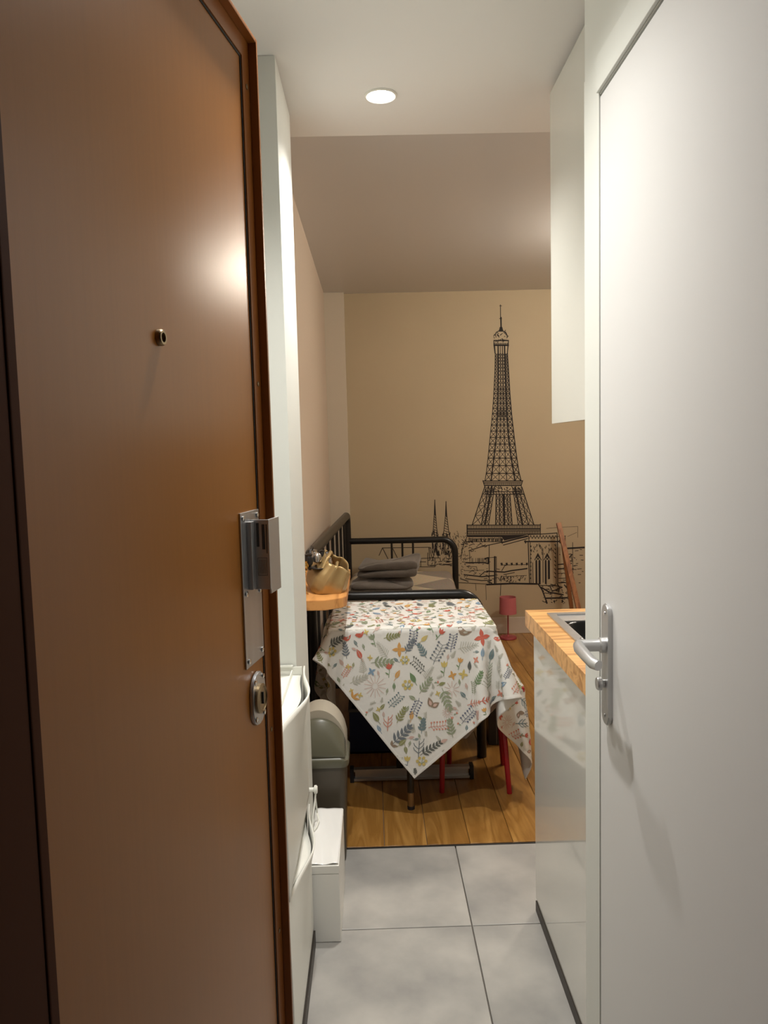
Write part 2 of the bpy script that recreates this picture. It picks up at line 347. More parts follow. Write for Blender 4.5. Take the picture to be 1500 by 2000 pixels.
# ---------------------------------------------------------------- shoe cabinets with wavy lips
def shoe_cabinet(z0, z1, label, fill=0.45, base=False):
    t = thing('shoe_cabinet', label, 'shoe cabinet', (-0.39, 1.83, z0), group='stacked wavy shoe cabinets')
    h = z1-z0; hw = 0.257; dp = 0.188
    b = MB(); th = 0.004
    b.box((0, -hw, 0), (th, hw, h)); b.box((0, -hw, 0), (dp-0.006, -hw+th, h-0.006)); b.box((0, hw-th, 0), (dp-0.006, hw, h-0.006)); b.box((0, -hw, 0), (dp-0.006, hw, th))
    b.build('body', W['plastic'], t)
    rm = MB(); rm.box((0, -hw, h-0.006), (dp-0.030, -hw+0.010, h), 0.002); rm.box((0, hw-0.010, h-0.006), (dp-0.030, hw, h), 0.002); rm.box((0, -hw, h-0.004), (0.010, hw, h+0.001), 0.002); rm.box((dp-0.034, -hw+0.01, h-0.026), (dp-0.031, hw-0.01, h-0.012), 0.001)
    rm.build('tray_rim', W['plastic'], t)
    def bowf(u): return 0.030*math.exp(-((u-0.60)/0.21)**2)-0.010*math.exp(-((u-0.12)/0.14)**2)
    def f(u, v):
        lip = h-0.004-0.013*math.exp(-((u-0.45)/0.30)**2)
        return Vector((dp+bowf(u)*v**3, -hw+2*hw*u, 0.012+(lip-0.012)*v))
    def tr(u, v):
        y = -hw+0.006+2*(hw-0.006)*u; xe = dp-0.004+fill*max(-0.006, bowf(u))-0.012*max(0, u-0.55)
        return Vector((0.004+(xe-0.004)*v, y, h-0.026-0.004*v))
    MB().grid(tr, 40, 8).build('tray', W['plastic'], t, solid=0.003)
    MB().grid(f, 40, 24).build('flap', W['plastic'], t, solid=0.004)
    if base: box('base_strip', (0.0, -hw, 0.001-z0), (dp+0.006, hw, 0.0), W['plinth'], t)
    return t
shoe_cabinet(0.045, 0.425, 'white plastic shoe cabinet near floor, lower of the two wavy-fronted units', 0.85, True)
shoe_cabinet(0.437, 0.822, 'white plastic shoe cabinet with open tray top, upper of the two wavy-fronted units')
box_ = thing('cardboard_box', 'low white box with shiny top on the grey tiles by pillar', 'box', (-0.171, 2.272, 0))
MB().box((-0.045, -0.174, 0.001), (0.047, 0.172, 0.205), 0.002).build('box_body', W['carton'], box_)
MB().box((-0.0455, -0.1745, 0.2055), (0.0475, 0.1725, 0.230), 0.002).build('lid', W['carton'], box_)
MB().grid(lambda u, v: Vector((-0.043+0.088*u, -0.17+0.34*v, 0.2312+0.0025*math.sin(9*u+3*v)*math.sin(5*v+2*u)+0.0025)), 24, 40).build('plastic_film', W['film'], box_, solid=0.0006)
pc = thing('plug_and_cord', 'white plug with looped white cord on pillar above the low box', 'power cord', (-0.223, 2.33, 0.35))
MB().lathe([(0.007, 0.0), (0.007, 0.014), (0.013, 0.016), (0.014, 0.022), (0.010, 0.026)], n=20, axis=0).build('plug', W['plastic'], pc)
MB().tube([(0.020, -0.002, -0.008), (0.018, -0.012, -0.03), (0.012, -0.03, -0.07), (0.010, -0.05, -0.10), (0.014, -0.045, -0.112), (0.022, -0.02, -0.109), (0.026, 0.01, -0.106), (0.020, 0.03, -0.09), (0.017, 0.012, -0.03), (0.021, 0.002, -0.008)], 0.0028, 8).build('cord', W['plastic'], pc)

# ---------------------------------------------------------------- kitchen: base cabinet, worktop, sink, wall cabinet
kc = thing('base_cabinet', 'gloss white kitchen base cabinet under the wooden worktop', 'cabinet', (0.465, 1.87, 0))
box('carcass', (0.02, -0.31, 0.035), (0.575, 0.355, 0.870), W['plastic'], kc)
box('door', (0.0, -0.253, 0.034), (0.019, 0.357, 0.868), W['gloss'], kc, bev=0.0012)
box('door', (0.0, -0.312, 0.034), (0.019, -0.256, 0.868), W['gloss'], kc, bev=0.0012)
box('plinth', (-0.003, -0.31, 0.001), (0.56, 0.345, 0.033), W['plinth'], kc)
ct = thing('worktop', 'light wooden butcher-block worktop with steel sink at right', 'worktop', (0.445, 1.885, 0.873))
ox, oy = 0.445, 1.885
wk = MB()
sx0, sx1, sy0, sy1 = 0.495, 0.975, 1.62, 2.185
for (a, b, c, d) in ((0.445, sx0+0.012, 1.553, 2.25), (sx1-0.012, 1.05, 1.553, 2.25), (sx0+0.012, sx1-0.012, 1.553, sy0+0.012), (sx0+0.012, sx1-0.012, sy1-0.012, 2.25)):
    wk.box((a-ox, c-oy, 0), (b-ox, d-oy, 0.047))
wk.build('slab', W['butcher'], ct, smooth=False)
sk = thing('kitchen_sink', 'stainless steel inset sink with dark basin in the wooden worktop', 'sink', (0.735, 1.90, 0.92))
def ring(mb, a, b, z0, z1):
    (x0, x1, y0, y1), (i0, i1, j0, j1) = a, b
    mb.box((x0, y0, z0), (i0, y1, z1)); mb.box((i1, y0, z0), (x1, y1, z1)); mb.box((i0, y0, z0), (i1, j0, z1)); mb.box((i0, j1, z0), (i1, y1, z1))
s = MB(); ring(s, (-0.24, 0.24, -0.28, 0.285), (-0.218, 0.218, -0.26, 0.262), 0.0005, 0.005); s.build('rim', W['steel'], sk, smooth=False)
s = MB(); ring(s, (-0.220, 0.220, -0.262, 0.264), (-0.212, 0.165, -0.21, 0.195), -0.004, 0.001); s.build('deck', W['steel2'], sk, smooth=False)
def rrect(hx, hy, r, n=6):
    P = []
    for (cx, cy, a0) in ((hx-r, hy-r, 0), (-hx+r, hy-r, 90), (-hx+r, -hy+r, 180), (hx-r, -hy+r, 270)):
        for i in range(n+1):
            a = math.radians(a0+90*i/n); P.append((cx+r*math.cos(a), cy+r*math.sin(a)))
    return P
bs = MB(); rings = []
for (hx, hy, zz, r) in ((0.20, 0.208, -0.002, 0.05), (0.197, 0.205, -0.008, 0.05), (0.193, 0.200, -0.025, 0.05), (0.185, 0.19, -0.04, 0.05), (0.02, 0.02, -0.042, 0.019)):
    rings.append([bs.bm.verts.new((a-0.015, b-0.013, zz)) for a, b in rrect(hx, hy, r)])
for A, B in zip(rings[:-1], rings[1:]):
    for i in range(len(A)): bs.bm.faces.new((A[i], A[(i+1) % len(A)], B[(i+1) % len(A)], B[i]))
bs.bm.faces.new(rings[-1])
bs.build('basin', W['blackmetal'], sk, solid=0.0012)
MB().lathe([(0.004, 0.005), (0.004, 0.007), (0.001, 0.0078)], (-0.223, -0.02, 0), n=12).build('clip_screw', W['chrome'], sk)
uc = thing('wall_cabinet', 'tall white wall cabinet hung high above the wooden worktop', 'cabinet', (0.54, 1.92, 1.471))
box('carcass', (0.019, -0.360, 0.006), (0.505, 0.378, 0.94), W['glossup'], uc)
box('door', (0.0, -0.017, 0.0), (0.018, 0.38, 0.945), W['glossup'], uc, bev=0.001)
box('door', (0.0, -0.363, 0.0), (0.018, -0.020, 0.945), W['glossup'], uc, bev=0.001)
box('top_gap_shade', (0.025, -0.355, 0.941), (0.50, 0.37, 0.961), W['dark'], uc)  # near-black block: shade of the open gap under the ceiling, as colour
# ---------------------------------------------------------------- wooden wall shelf, gold handbag
sh = thing('wall_shelf', 'thick light wooden corner shelf with cut corner holding gold bag', 'shelf', (XL, 2.63, 0.855))
MB().prism([(0.001, 0.0), (0.135, -0.005), (0.19, 0.03), (0.208, 0.06), (0.205, 0.66), (0.001, 0.66)], 0.0, 0.035, bev=0.0015).build('board', W['shelf'], sh)
for yy in (0.12, 0.54): MB().box((0.001, yy, -0.10), (0.012, yy+0.02, 0.0)).box((0.001, yy, -0.012), (0.13, yy+0.02, 0.0)).build('bracket', W['steel2'], sh, smooth=False)
bag = thing('handbag', 'small gold metallic handbag stuffed full, with chain strap on shelf', 'handbag', (-0.205, 2.83, 0.8905))
def bagf(u, v):
    a = 2*math.pi*u
    prof = [0.90, 1.06, 1.08, 1.02, 0.90, 0.80][:]
    t = v*5; i = min(4, int(t)); s_ = prof[i]*(1-(t-i))+prof[i+1]*(t-i)
    ex = abs(math.cos(a))**0.7*math.copysign(1, math.cos(a)); ey = abs(math.sin(a))**0.7*math.copysign(1, math.sin(a))
    pl_ = 1+0.05*math.sin(9*a)*(0.4+v)
    return Vector((0.060*ex*s_*pl_, 0.095*ey*s_*pl_, 0.128*v+0.006*math.sin(3*a)*v))
bb = MB().grid(bagf, 48, 15); bmesh.ops.remove_doubles(bb.bm, verts=bb.bm.verts, dist=1e-5)
bb.build('pouch', W['gold'], bag, solid=0.003)
MB().grid(lambda u, v: Vector((0.052*math.cos(2*math.pi*u)*v, 0.085*math.sin(2*math.pi*u)*v, 0.085+0.012*(1-v)*math.sin(5*u*6.28)+0.006)), 24, 6).build('lining', W['blackleather'], bag, solid=0.002)
MB().tube([(0.062, -0.085, 0.06), (0.066, -0.05, 0.088), (0.066, 0.0, 0.098), (0.066, 0.05, 0.092), (0.058, 0.085, 0.07)], [0.005, 0.006, 0.006, 0.006, 0.005], 10).build('handle', W['gold'], bag)
MB().tube([(0.015, -0.07, 0.085), (0.035, -0.055, 0.125), (0.045, -0.01, 0.140), (0.045, 0.04, 0.128), (0.030, 0.07, 0.09)], 0.007, 10).build('handle', W['gold'], bag)
MB().tube([(-0.030, -0.06, 0.085), (-0.030, -0.03, 0.150), (-0.028, 0.02, 0.158), (-0.02, 0.06, 0.09)], 0.006, 10).build('handle', W['blackleather'], bag)
MB().prism([(-0.055, 0.0), (0.0, -0.006), (0.055, 0.0), (0.048, 0.028), (0.0, 0.036), (-0.048, 0.028)], -0.004, 0.004, axis=0).build('flap', W['silver'], bag, loc=(0.03, 0.0, 0.10))
bag.children[-1].rotation_euler = (0.3, 0.5, 0.4)
MB().lathe([(0.003, -0.02), (0.016, -0.014), (0.018, 0.0), (0.013, 0.014), (0.004, 0.02)], n=14).build('ornament', W['silver'], bag, loc=(-0.004, -0.035, 0.125))
MB().lathe([(0.003, -0.022), (0.017, -0.012), (0.019, 0.004), (0.012, 0.016), (0.003, 0.02)], n=14).build('ornament', W['blackleather'], bag, loc=(0.026, 0.045, 0.118))
for (px_, py_, pz_, m_, sc) in ((-0.034, -0.06, 0.122, 'blackleather', 1.1), (0.012, -0.005, 0.132, 'blackleather', 0.8), (-0.02, 0.03, 0.128, 'silver', 0.9), (0.04, -0.045, 0.112, 'silver', 0.7), (-0.045, -0.075, 0.105, 'goldchain', 0.8)):
    MB().lathe([(0.003*sc, -0.02*sc), (0.013*sc, -0.016*sc), (0.017*sc, -0.002), (0.012*sc, 0.013*sc), (0.014*sc, 0.018*sc), (0.004, 0.022*sc)], n=14).build('ornament', W[m_], bag, loc=(px_, py_, pz_))
ch = MB(); pts = [(-0.048+0.006*math.sin(i*0.8), -0.088-0.003*abs(math.sin(i)), 0.115-0.0115*i) for i in range(11)]
for i, p in enumerate(pts):
    q = Vector(p); rg = []
    for k_ in range(10):
        a = 2*math.pi*k_/10; l_ = Vector((0.0048*math.cos(a), 0, 0.0085*math.sin(a)))
        if i % 2: l_ = Vector((0, l_.x, l_.z))
        rg.append(q+l_)
    ch.tube(rg, 0.0016, 6, closed=True)
ch.build('chain_strap', W['goldchain'], bag)
MB().tube([(-0.052, -0.09, 0.004), (-0.045, -0.15, 0.003), (-0.040, -0.198, 0.002), (-0.038, -0.208, -0.012), (-0.036, -0.209, -0.05), (-0.042, -0.209, -0.085)], 0.0035, 8).build('strap', W['blackleather'], bag)

# ---------------------------------------------------------------- swing bin
bn = thing('swing_lid_bin', 'taupe plastic bin with domed swing lid beside the pillar', 'trash bin', (-0.206, 2.595, 0))
def loft(mb, secs, cap=True):
    R_ = []
    for (hx, hy, zz, r) in secs: R_.append([mb.bm.verts.new((a, b, zz)) for a, b in rrect(hx, hy, r)])
    for A, B in zip(R_[:-1], R_[1:]):
        for i in range(len(A)): mb.bm.faces.new((A[i], A[(i+1) % len(A)], B[(i+1) % len(A)], B[i]))
    if cap: mb.bm.faces.new(R_[0][::-1]); mb.bm.faces.new(R_[-1])
    return mb
loft(MB(), [(0.078, 0.070, 0.003, 0.02), (0.082, 0.074, 0.01, 0.022), (0.093, 0.084, 0.345, 0.024)]).build('bucket', W['binbody'], bn)
loft(MB(), [(0.100, 0.092, 0.343, 0.026), (0.102, 0.094, 0.350, 0.026), (0.102, 0.094, 0.366, 0.026), (0.098, 0.090, 0.372, 0.026), (0.094, 0.086, 0.376, 0.024)]).build('lid_rim', W['binlid'], bn)
def domez(x): return 0.374+0.150*math.sqrt(max(0.0, 1-(x/0.0955)**2))**0.9
pr = [(-0.093+0.186*i/24) for i in range(25)]
hd = MB().prism([(-0.093, 0.374)]+[(x_, domez(x_)) for x_ in pr]+[(0.093, 0.374)], -0.034, 0.080, axis=1, bev=0.002); hd.build('hood', W['binhood'], bn)
def flapf(u, v):
    x_ = -0.091+0.182*u
    top = 0.374+0.82*(domez(x_)-0.374)
    zz = 0.376+(top-0.376)*v
    y_ = -0.086+0.050*(v**1.8)
    return Vector((x_, y_, zz))
MB().grid(flapf, 24, 12).build('swing_flap', W['binlid'], bn, solid=0.003)

# ---------------------------------------------------------------- daybed
bd = thing('daybed', 'black metal daybed with high barred back along left wall', 'bed', (-0.290, 3.415, 0), -math.atan2(0.105, 1.98))
BL = 1.98; BW = 0.755; R0 = 0.021
def tubes(name, pts, r, parent=bd, n=12): return MB().tube(pts, r, n).build(name, W['blackmetal'], parent)
hb = 0.935; he = 0.750; rc = 0.09
# back frame: two posts and a top rail with rounded corners
tubes('back_frame', [(0, 0, 0.002), (0, 0, hb-0.06)]+[(0, 0.06-0.06*math.cos(a), hb-0.06+0.06*math.sin(a)) for a in [math.pi/2*i/6 for i in range(1, 7)]]+[(0, BL-0.06+0.06*math.sin(a), hb-0.06+0.06*math.cos(a)) for a in [math.pi/2*i/6 for i in range(0, 7)]]+[(0, BL, 0.002)], 0.026, n=14)
tubes('back_bottom_rail', [(0, 0, 0.34), (0, BL, 0.34)], 0.014)
for i in range(1, 8): tubes('bar', [(0, BL*i/8, 0.34), (0, BL*i/8, hb)], 0.009, n=8)
for yy in (0.0, BL):
    tubes('end_frame', [(0, yy, he), (BW-rc, yy, he)]+[(BW-rc+rc*math.sin(a), yy, he-rc+rc*math.cos(a)) for a in [math.pi/2*i/8 for i in range(1, 9)]]+[(BW, yy, 0.002)], 0.022, n=14)
    tubes('end_bottom_rail', [(0, yy, 0.34), (BW, yy, 0.34)], 0.014)
    for xx in (0.31, 0.385, 0.46): tubes('bar', [(xx, yy, 0.34), (xx, yy, he)], 0.0075, n=8)
box('side_rail', (BW-0.012, 0.02, 0.30), (BW+0.012, BL-0.02, 0.36), W['blackmetal'], bd, bev=0.003)
for i in range(9): box('slat', (0.02, 0.12+i*0.21, 0.335), (BW-0.012, 0.19+i*0.21, 0.347), W['blackmetal'], bd)
ma = thing('mattress', 'cream mattress with grey triangle patterned cover on black daybed', 'mattress', (-0.290, 3.415, 0.349), bd.rotation_euler.z)
MB().box((0.035, 0.03, 0), (BW-0.035, BL-0.03, 0.185), 0.035, 4).build('mattress_core', W['mattress'], ma)
# grey triangle cover: checked triangles in two greys over cream
tm = bpy.data.materials.new('triangle_print_cotton'); tm.use_nodes = True
nt = tm.node_tree; pb = nt.nodes['Principled BSDF']; pb.inputs['Roughness'].default_value = 0.9
tc = nt.nodes.new('ShaderNodeTexCoord'); mp = nt.nodes.new('ShaderNodeMapping'); mp.inputs['Rotation'].default_value = (0, 0, math.radians(45)); mp.inputs['Scale'].default_value = (3.1, 3.1, 0.01)
ck = nt.nodes.new('ShaderNodeTexChecker'); ck.inputs['Scale'].default_value = 1.0
ck.inputs['Color1'].default_value = lin(214, 198, 170); ck.inputs['Color2'].default_value = lin(158, 146, 134)
nz = nt.nodes.new('ShaderNodeTexNoise'); nz.inputs['Scale'].default_value = 70
mx = nt.nodes.new('ShaderNodeMix'); mx.data_type = 'RGBA'; mx.blend_type = 'MULTIPLY'; mx.inputs['Factor'].default_value = 0.35
nt.links.new(tc.outputs['Object'], mp.inputs['Vector']); nt.links.new(mp.outputs['Vector'], ck.inputs['Vector'])
nt.links.new(ck.outputs['Color'], mx.inputs['A']); nt.links.new(nz.outputs['Color'], mx.inputs['B']); nt.links.new(mx.outputs['Result'], pb.inputs['Base Color'])
def coverf(u, v):
    x_ = 0.03+(BW-0.06)*u; y_ = 0.03+(BL-0.06)*v
    e = min(u, 1-u)*(BW-0.06); f_ = min(v, 1-v)*(BL-0.06)
    dz = 0.03*max(0, 1-e/0.04)**2+0.03*max(0, 1-f_/0.04)**2
    return Vector((x_, y_, 0.189-dz+0.003*math.sin(11*x_+4*y_)*math.sin(6*y_)+0.002))
MB().grid(coverf, 40, 80).build('cover', tm, ma, solid=0.002)
def folded(name, label, cx, cy, cz, hx, hy, h, rz, nl, seed, tilt=0.0):
    t = thing(name, label, 'blanket', (cx, cy, cz), rz, group='grey folded blankets on the daybed')
    r_ = random.Random(seed); z_ = 0
    for i in range(nl):
        hh = h/nl; dx = r_.uniform(-0.012, 0.012); dy = r_.uniform(-0.012, 0.012); ph = r_.uniform(0, 6)
        mb = MB(); N = 40; rings = []
        secs = [(0.86, 0.02), (0.97, 0.22), (1.0, 0.5), (0.985, 0.82), (0.93, 0.97), (0.45, 1.02), (0.02, 1.03)]
        secs = [(0.02, 0.0), (0.45, 0.0)]+secs
        for (s_, q) in secs:
            ring_ = []
            for k_ in range(N):
                a = 2*math.pi*k_/N; ca, sa = math.cos(a), math.sin(a)
                ex = math.copysign(abs(ca)**0.2, ca)*hx*s_; ey = math.copysign(abs(sa)**0.2, sa)*hy*s_
                wz = 0.012*math.sin(3*a+ph)*q*s_+0.010*math.sin(14*ex+ph)*math.cos(11*ey)*q+0.006*math.sin(34*ex+23*ey+ph)*q+0.004*math.sin(61*ex-19*ey)*q
                ring_.append(mb.bm.verts.new((ex+dx+0.006*math.sin(5*a+ph), ey+dy, z_+hh*q+wz+tilt*ex*q)))
            rings.append(ring_)
        for A, B in zip(rings[:-1], rings[1:]):
            for k_ in range(N): mb.bm.faces.new((A[k_], A[(k_+1) % N], B[(k_+1) % N], B[k_]))
        mb.bm.faces.new(rings[0][::-1]); mb.bm.faces.new(rings[-1])
        mb.build('fold', W['grey'], t, subsurf=1)
        z_ += hh*0.93
    return t
folded('folded_blanket', 'dark grey folded blanket lying flat, bottom of the grey stack', 0.050, 4.58, 0.545, 0.185, 0.16, 0.07, -0.05, 2, 1)
folded('folded_blanket', 'dark grey rumpled blanket with raised corner, top of the grey stack', 0.085, 4.63, 0.634, 0.18, 0.15, 0.092, -0.12, 2, 5, tilt=0.06)

# ---------------------------------------------------------------- things under the table and bed
tb = thing('drop_leaf_table', 'narrow table hidden under the flowered cloth, on metal foot', 'table', (0.135, 3.06, 0))
TX0, TX1, TY0, TY1, TZ = -0.18, 0.45, 2.822, 3.325, 0.738
box('tabletop', (TX0-0.135, TY0-3.06, TZ-0.025), (TX1-0.135, TY1-3.06, TZ), W['plastic'], tb, bev=0.004)
fb = MB(); fb.box((-0.245, 0.085, 0.006), (0.245, 0.115, 0.016)); fb.box((-0.245, 0.085, 0.046), (0.245, 0.115, 0.056)); fb.box((-0.24, 0.096, 0.016), (0.24, 0.104, 0.046))
fb.build('foot_bar', W['steel2'], tb, smooth=False)
for xx in (-0.262, 0.245): box('foot_cap', (xx, 0.08, 0.001), (xx+0.017, 0.12, 0.062), W['blackbox'], tb, bev=0.002)
for xx in (-0.05, 0.02): MB().tube([(xx, 0.10, 0.05), (xx, 0.10, TZ-0.025)], 0.014, 12).build('column', W['blackmetal'], tb)
lg = MB().tube([(-0.017, -0.165, 0.065), (-0.017, -0.165, TZ-0.025)], 0.0135, 14).build('leg', W['blackmetal'], tb)
MB().lathe([(0.0135, 0.0), (0.0135, 0.055), (0.012, 0.058)], (-0.017, -0.165, 0.014), n=20).build('ferrule', W['bronze'], lg)
MB().lathe([(0.0145, 0.0), (0.0145, 0.012), (0.0135, 0.014)], (-0.017, -0.165, 0.001), n=20).build('rubber_foot', W['blackbox'], lg)
so = thing('red_stool', 'red stool with slim splayed legs pushed under the table', 'stool', (0.395, 3.14, 0))
box('seat', (-0.18, -0.165, 0.425), (0.19, 0.17, 0.447), W['red'], so, bev=0.006)
for (a, b) in (((-0.144, -0.112), (-0.13, -0.10)), ((0.128, -0.140), (0.098, -0.12)), ((-0.09, 0.13), (-0.08, 0.11)), ((0.15, 0.14), (0.12, 0.12))):
    MB().tube([(a[0], a[1], 0.001), (b[0], b[1], 0.427)], [0.0105, 0.0125], 12).build('leg', W['red'], so)
nb = thing('storage_crate', 'low navy fabric crate with grey rim under the daybed', 'storage box', (0.055, 3.62, 0))
cr = MB(); ring(cr, (-0.19, 0.20, -0.17, 0.19), (-0.182, 0.192, -0.162, 0.182), 0.001, 0.20); cr.box((-0.19, -0.17, 0.001), (0.20, 0.19, 0.01)); cr.build('crate_body', W['navy'], nb, smooth=False)
cr = MB(); ring(cr, (-0.194, 0.204, -0.174, 0.194), (-0.18, 0.19, -0.16, 0.18), 0.20, 0.212); cr.build('crate_rim', W['edgegrey'], nb, smooth=False)
kb = thing('document_case', 'two-panel black case standing on the planks beside the daybed', 'case', (0.553, 3.60, 0))
box('panel', (-0.038, -0.10, 0.001), (-0.002, 0.12, 0.29), W['blackbox'], kb, bev=0.003)
box('panel', (0.002, -0.10, 0.001), (0.038, 0.12, 0.29), W['blackbox'], kb, bev=0.003)
box('hinge_strip', (-0.002, -0.098, 0.004), (0.002, 0.118, 0.288), W['edgegrey'], kb)
lp = thing('table_lamp', 'small dusty red lamp with drum shade on floor by back wall', 'lamp', (0.955, 5.46, 0.0015))
MB().lathe([(0.060, 0.0), (0.062, 0.006), (0.058, 0.016), (0.012, 0.020), (0.008, 0.028)], n=32).build('base', W['pinkmetal'], lp)
MB().tube([(0, 0, 0.02), (0, 0, 0.27)], 0.0055, 12).build('stem', W['pinkmetal'], lp)
s = MB(); n = 32; prof = [(0.062, 0.185), (0.058, 0.305), (0.0565, 0.305), (0.0605, 0.185)]; rg = []
for (r_, h_) in prof: rg.append([s.bm.verts.new((r_*math.cos(2*math.pi*k/n), r_*math.sin(2*math.pi*k/n), h_)) for k in range(n)])
for i in range(4):
    A, B = rg[i], rg[(i+1) % 4]
    for k in range(n): s.bm.faces.new((A[k], A[(k+1) % n], B[(k+1) % n], B[k]))
s.build('lamp_shade', W['pink'], lp)
MB().tube([(-0.05, 0, 0.006), (-0.09, 0.02, 0.004), (-0.10, 0.08, 0.02), (-0.07, 0.12, 0.05)], 0.003, 8).build('cord', W['blackbox'], lp)
# folded wooden chair leaning at the back wall
wc = thing('folding_chair', 'brown wooden folding chair leaning folded against the mural wall', 'chair', (1.34, 5.30, 0))
def bar(name, a, b, w, d):
    a = Vector(a); b = Vector(b); t = (b-a); L = t.length; z_ = t.normalized(); x_ = Vector((1, 0, 0)); x_ = (x_-z_*x_.dot(z_)).normalized(); y_ = z_.cross(x_)
    mb = MB().box((-w/2, -d/2, 0), (w/2, d/2, L), 0.003); Mx = Matrix((x_, y_, z_)).transposed()
    for v in mb.bm.verts: v.co = Mx @ v.co + a
    return mb.build(name, W['chairwood'], wc)
for dx in (0.0, 0.40):
    bar('front_leg', (0.115+dx, -0.11, 0.002), (-0.005+dx, 0.20, 0.83), 0.034, 0.022)
    bar('rear_leg', (0.075+dx, 0.04, 0.002), (0.030+dx, 0.235, 0.72), 0.026, 0.022)
for (zz, hh) in ((0.775, 0.075), (0.62, 0.03), (0.30, 0.03), (0.16, 0.03)):
    y_ = -0.11+0.31*zz/0.83; x_ = 0.115-0.12*zz/0.83
    bar('cross_slat', (x_+0.012, y_+0.012, zz), (x_+0.40, y_+0.012, zz), hh, 0.014)
for i in range(5): bar('seat_slat', (0.10, -0.035+0.052*i*0.4, 0.30+0.05*i), (0.44, -0.035+0.052*i*0.4, 0.30+0.05*i), 0.04, 0.012)
# ---------------------------------------------------------------- draped table cloth (mass-spring drape over table and stool)
CS = 1.268; TH = math.radians(39.5); C0 = (0.128, 2.266)
er_ = (math.cos(TH), math.sin(TH)); el_ = (-math.sin(TH), math.cos(TH))
NG = 72; hgt = CS/(NG-1)
ii, jj = np.meshgrid(np.arange(NG), np.arange(NG), indexing='ij')
P = np.zeros((NG, NG, 3))
P[..., 0] = C0[0]+(ii*er_[0]+jj*el_[0])*hgt; P[..., 1] = C0[1]+(ii*er_[1]+jj*el_[1])*hgt; P[..., 2] = TZ+0.006
rs = np.random.RandomState(4); P[..., 2] += rs.rand(NG, NG)*0.002
V_ = np.zeros_like(P)
def con(A, B, L, k):
    d = B-A; l = np.sqrt((d*d).sum(-1, keepdims=True))+1e-9
    c = d*((l-L)/l*0.5*k); A += c; B -= c
def solve(P):
    for s in (0, 1):
        n = (NG-s)//2*2
        con(P[s:s+n:2], P[s+1:s+n:2], hgt, 1.0); con(P[:, s:s+n:2], P[:, s+1:s+n:2], hgt, 1.0)
    for s in (0, 1):
        n = (NG-s)//2*2
        con(P[s:s+n:2, :-1], P[s+1:s+n:2, 1:], hgt*math.sqrt(2), 0.35); con(P[s:s+n:2, 1:], P[s+1:s+n:2, :-1], hgt*math.sqrt(2), 0.35)
    for s in (0, 1, 2, 3):
        n = (NG-s-2)//4*4
        if s < 2 or True:
            con(P[s:NG-2:4], P[s+2:NG:4][:len(P[s:NG-2:4])], 2*hgt, 0.10); con(P[:, s:NG-2:4], P[:, s+2:NG:4][:, :P[:, s:NG-2:4].shape[1]], 2*hgt, 0.10)
def collide(P, Q, x0, x1, y0, y1, top, bot, r=0.010, mg=0.003):
    # rounded box: inner box shrunk by r, distance field push-out
    c = np.array([(x0+x1)/2, (y0+y1)/2, (top+bot)/2]); h = np.array([(x1-x0)/2, (y1-y0)/2, (top-bot)/2])-r
    p = P-c; q = np.abs(p)-h; qp = np.maximum(q, 0); ln = np.sqrt((qp**2).sum(-1))
    out = ln > 1e-9
    sd = np.where(out, ln, np.max(q, -1))-r-mg
    hit = sd < 0
    n = np.where(out[..., None], qp/np.maximum(ln, 1e-9)[..., None], (q == q.max(-1, keepdims=True)).astype(float))*np.sign(p)
    P[hit] += (-sd[..., None]*n)[hit]
    # friction
    nh = n[hit]; dsp = P[hit]-Q[hit]; tg = dsp-nh*(nh*dsp).sum(-1, keepdims=True)
    P[hit] -= tg*np.where(nh[:, 2:3] > 0.6, 0.7, 0.04)
dt = 1/260.
for step in range(1100):
    Q = P.copy()
    V_[..., 2] -= 9.8*dt; V_ *= 0.985
    P = P+V_*dt
    for it in range(3):
        solve(P)
        collide(P, Q, TX0, TX1, TY0, TY1, TZ, 0.0)
        if it == 2: 
            collide(P, Q, 0.215, 0.585, 2.975, 3.31, 0.447, 0.25)
            P[..., 2] = np.maximum(P[..., 2], 0.012); bk = (P[..., 2] < TZ-0.03) & (P[..., 1] > 3.346); P[..., 1] -= np.where(bk, np.minimum(P[..., 1]-3.346, 0.0012), 0)
    V_ = (P-Q)/dt
def cr_w(t):
    return np.stack([-0.5*t+t*t-0.5*t**3, 1-2.5*t*t+1.5*t**3, 0.5*t+2*t*t-1.5*t**3, -0.5*t*t+0.5*t**3], -1)
PP = np.pad(P, ((1, 1), (1, 1), (0, 0)), mode='reflect', reflect_type='odd')
def surf(a, b):
    """a,b arrays in cloth metres -> 3D (bicubic)"""
    a = np.clip(np.asarray(a, float)/hgt, 0, NG-1.0001); b = np.clip(np.asarray(b, float)/hgt, 0, NG-1.0001)
    i = a.astype(int); j = b.astype(int); wa = cr_w(a-i); wb = cr_w(b-j)
    out = np.zeros(a.shape+(3,))
    for m_ in range(4):
        for n_ in range(4): out += (wa[..., m_]*wb[..., n_])[..., None]*PP[i+m_, j+n_]
    return out
def surfn(a, b, off):
    a = np.asarray(a, float); b = np.asarray(b, float); e = 0.003
    p = surf(a, b); n = np.cross(surf(a+e, b)-surf(a-e, b), surf(a, b+e)-surf(a, b-e)); n /= np.linalg.norm(n, axis=-1, keepdims=True)+1e-12
    return p+n*off, n
tcl = thing('tablecloth', 'white cotton cloth printed with leaves, birds and flowers draped over table', 'tablecloth', (0.135, 3.06, 0))
ORG = np.array([0.135, 3.06, 0.0])
NU = 3*(NG-1)+1
ga, gb = np.meshgrid(np.linspace(0, CS-1e-6, NU), np.linspace(0, CS-1e-6, NU), indexing='ij')
gp = surf(ga, gb)-ORG
idx = np.arange(NU*NU).reshape(NU, NU)
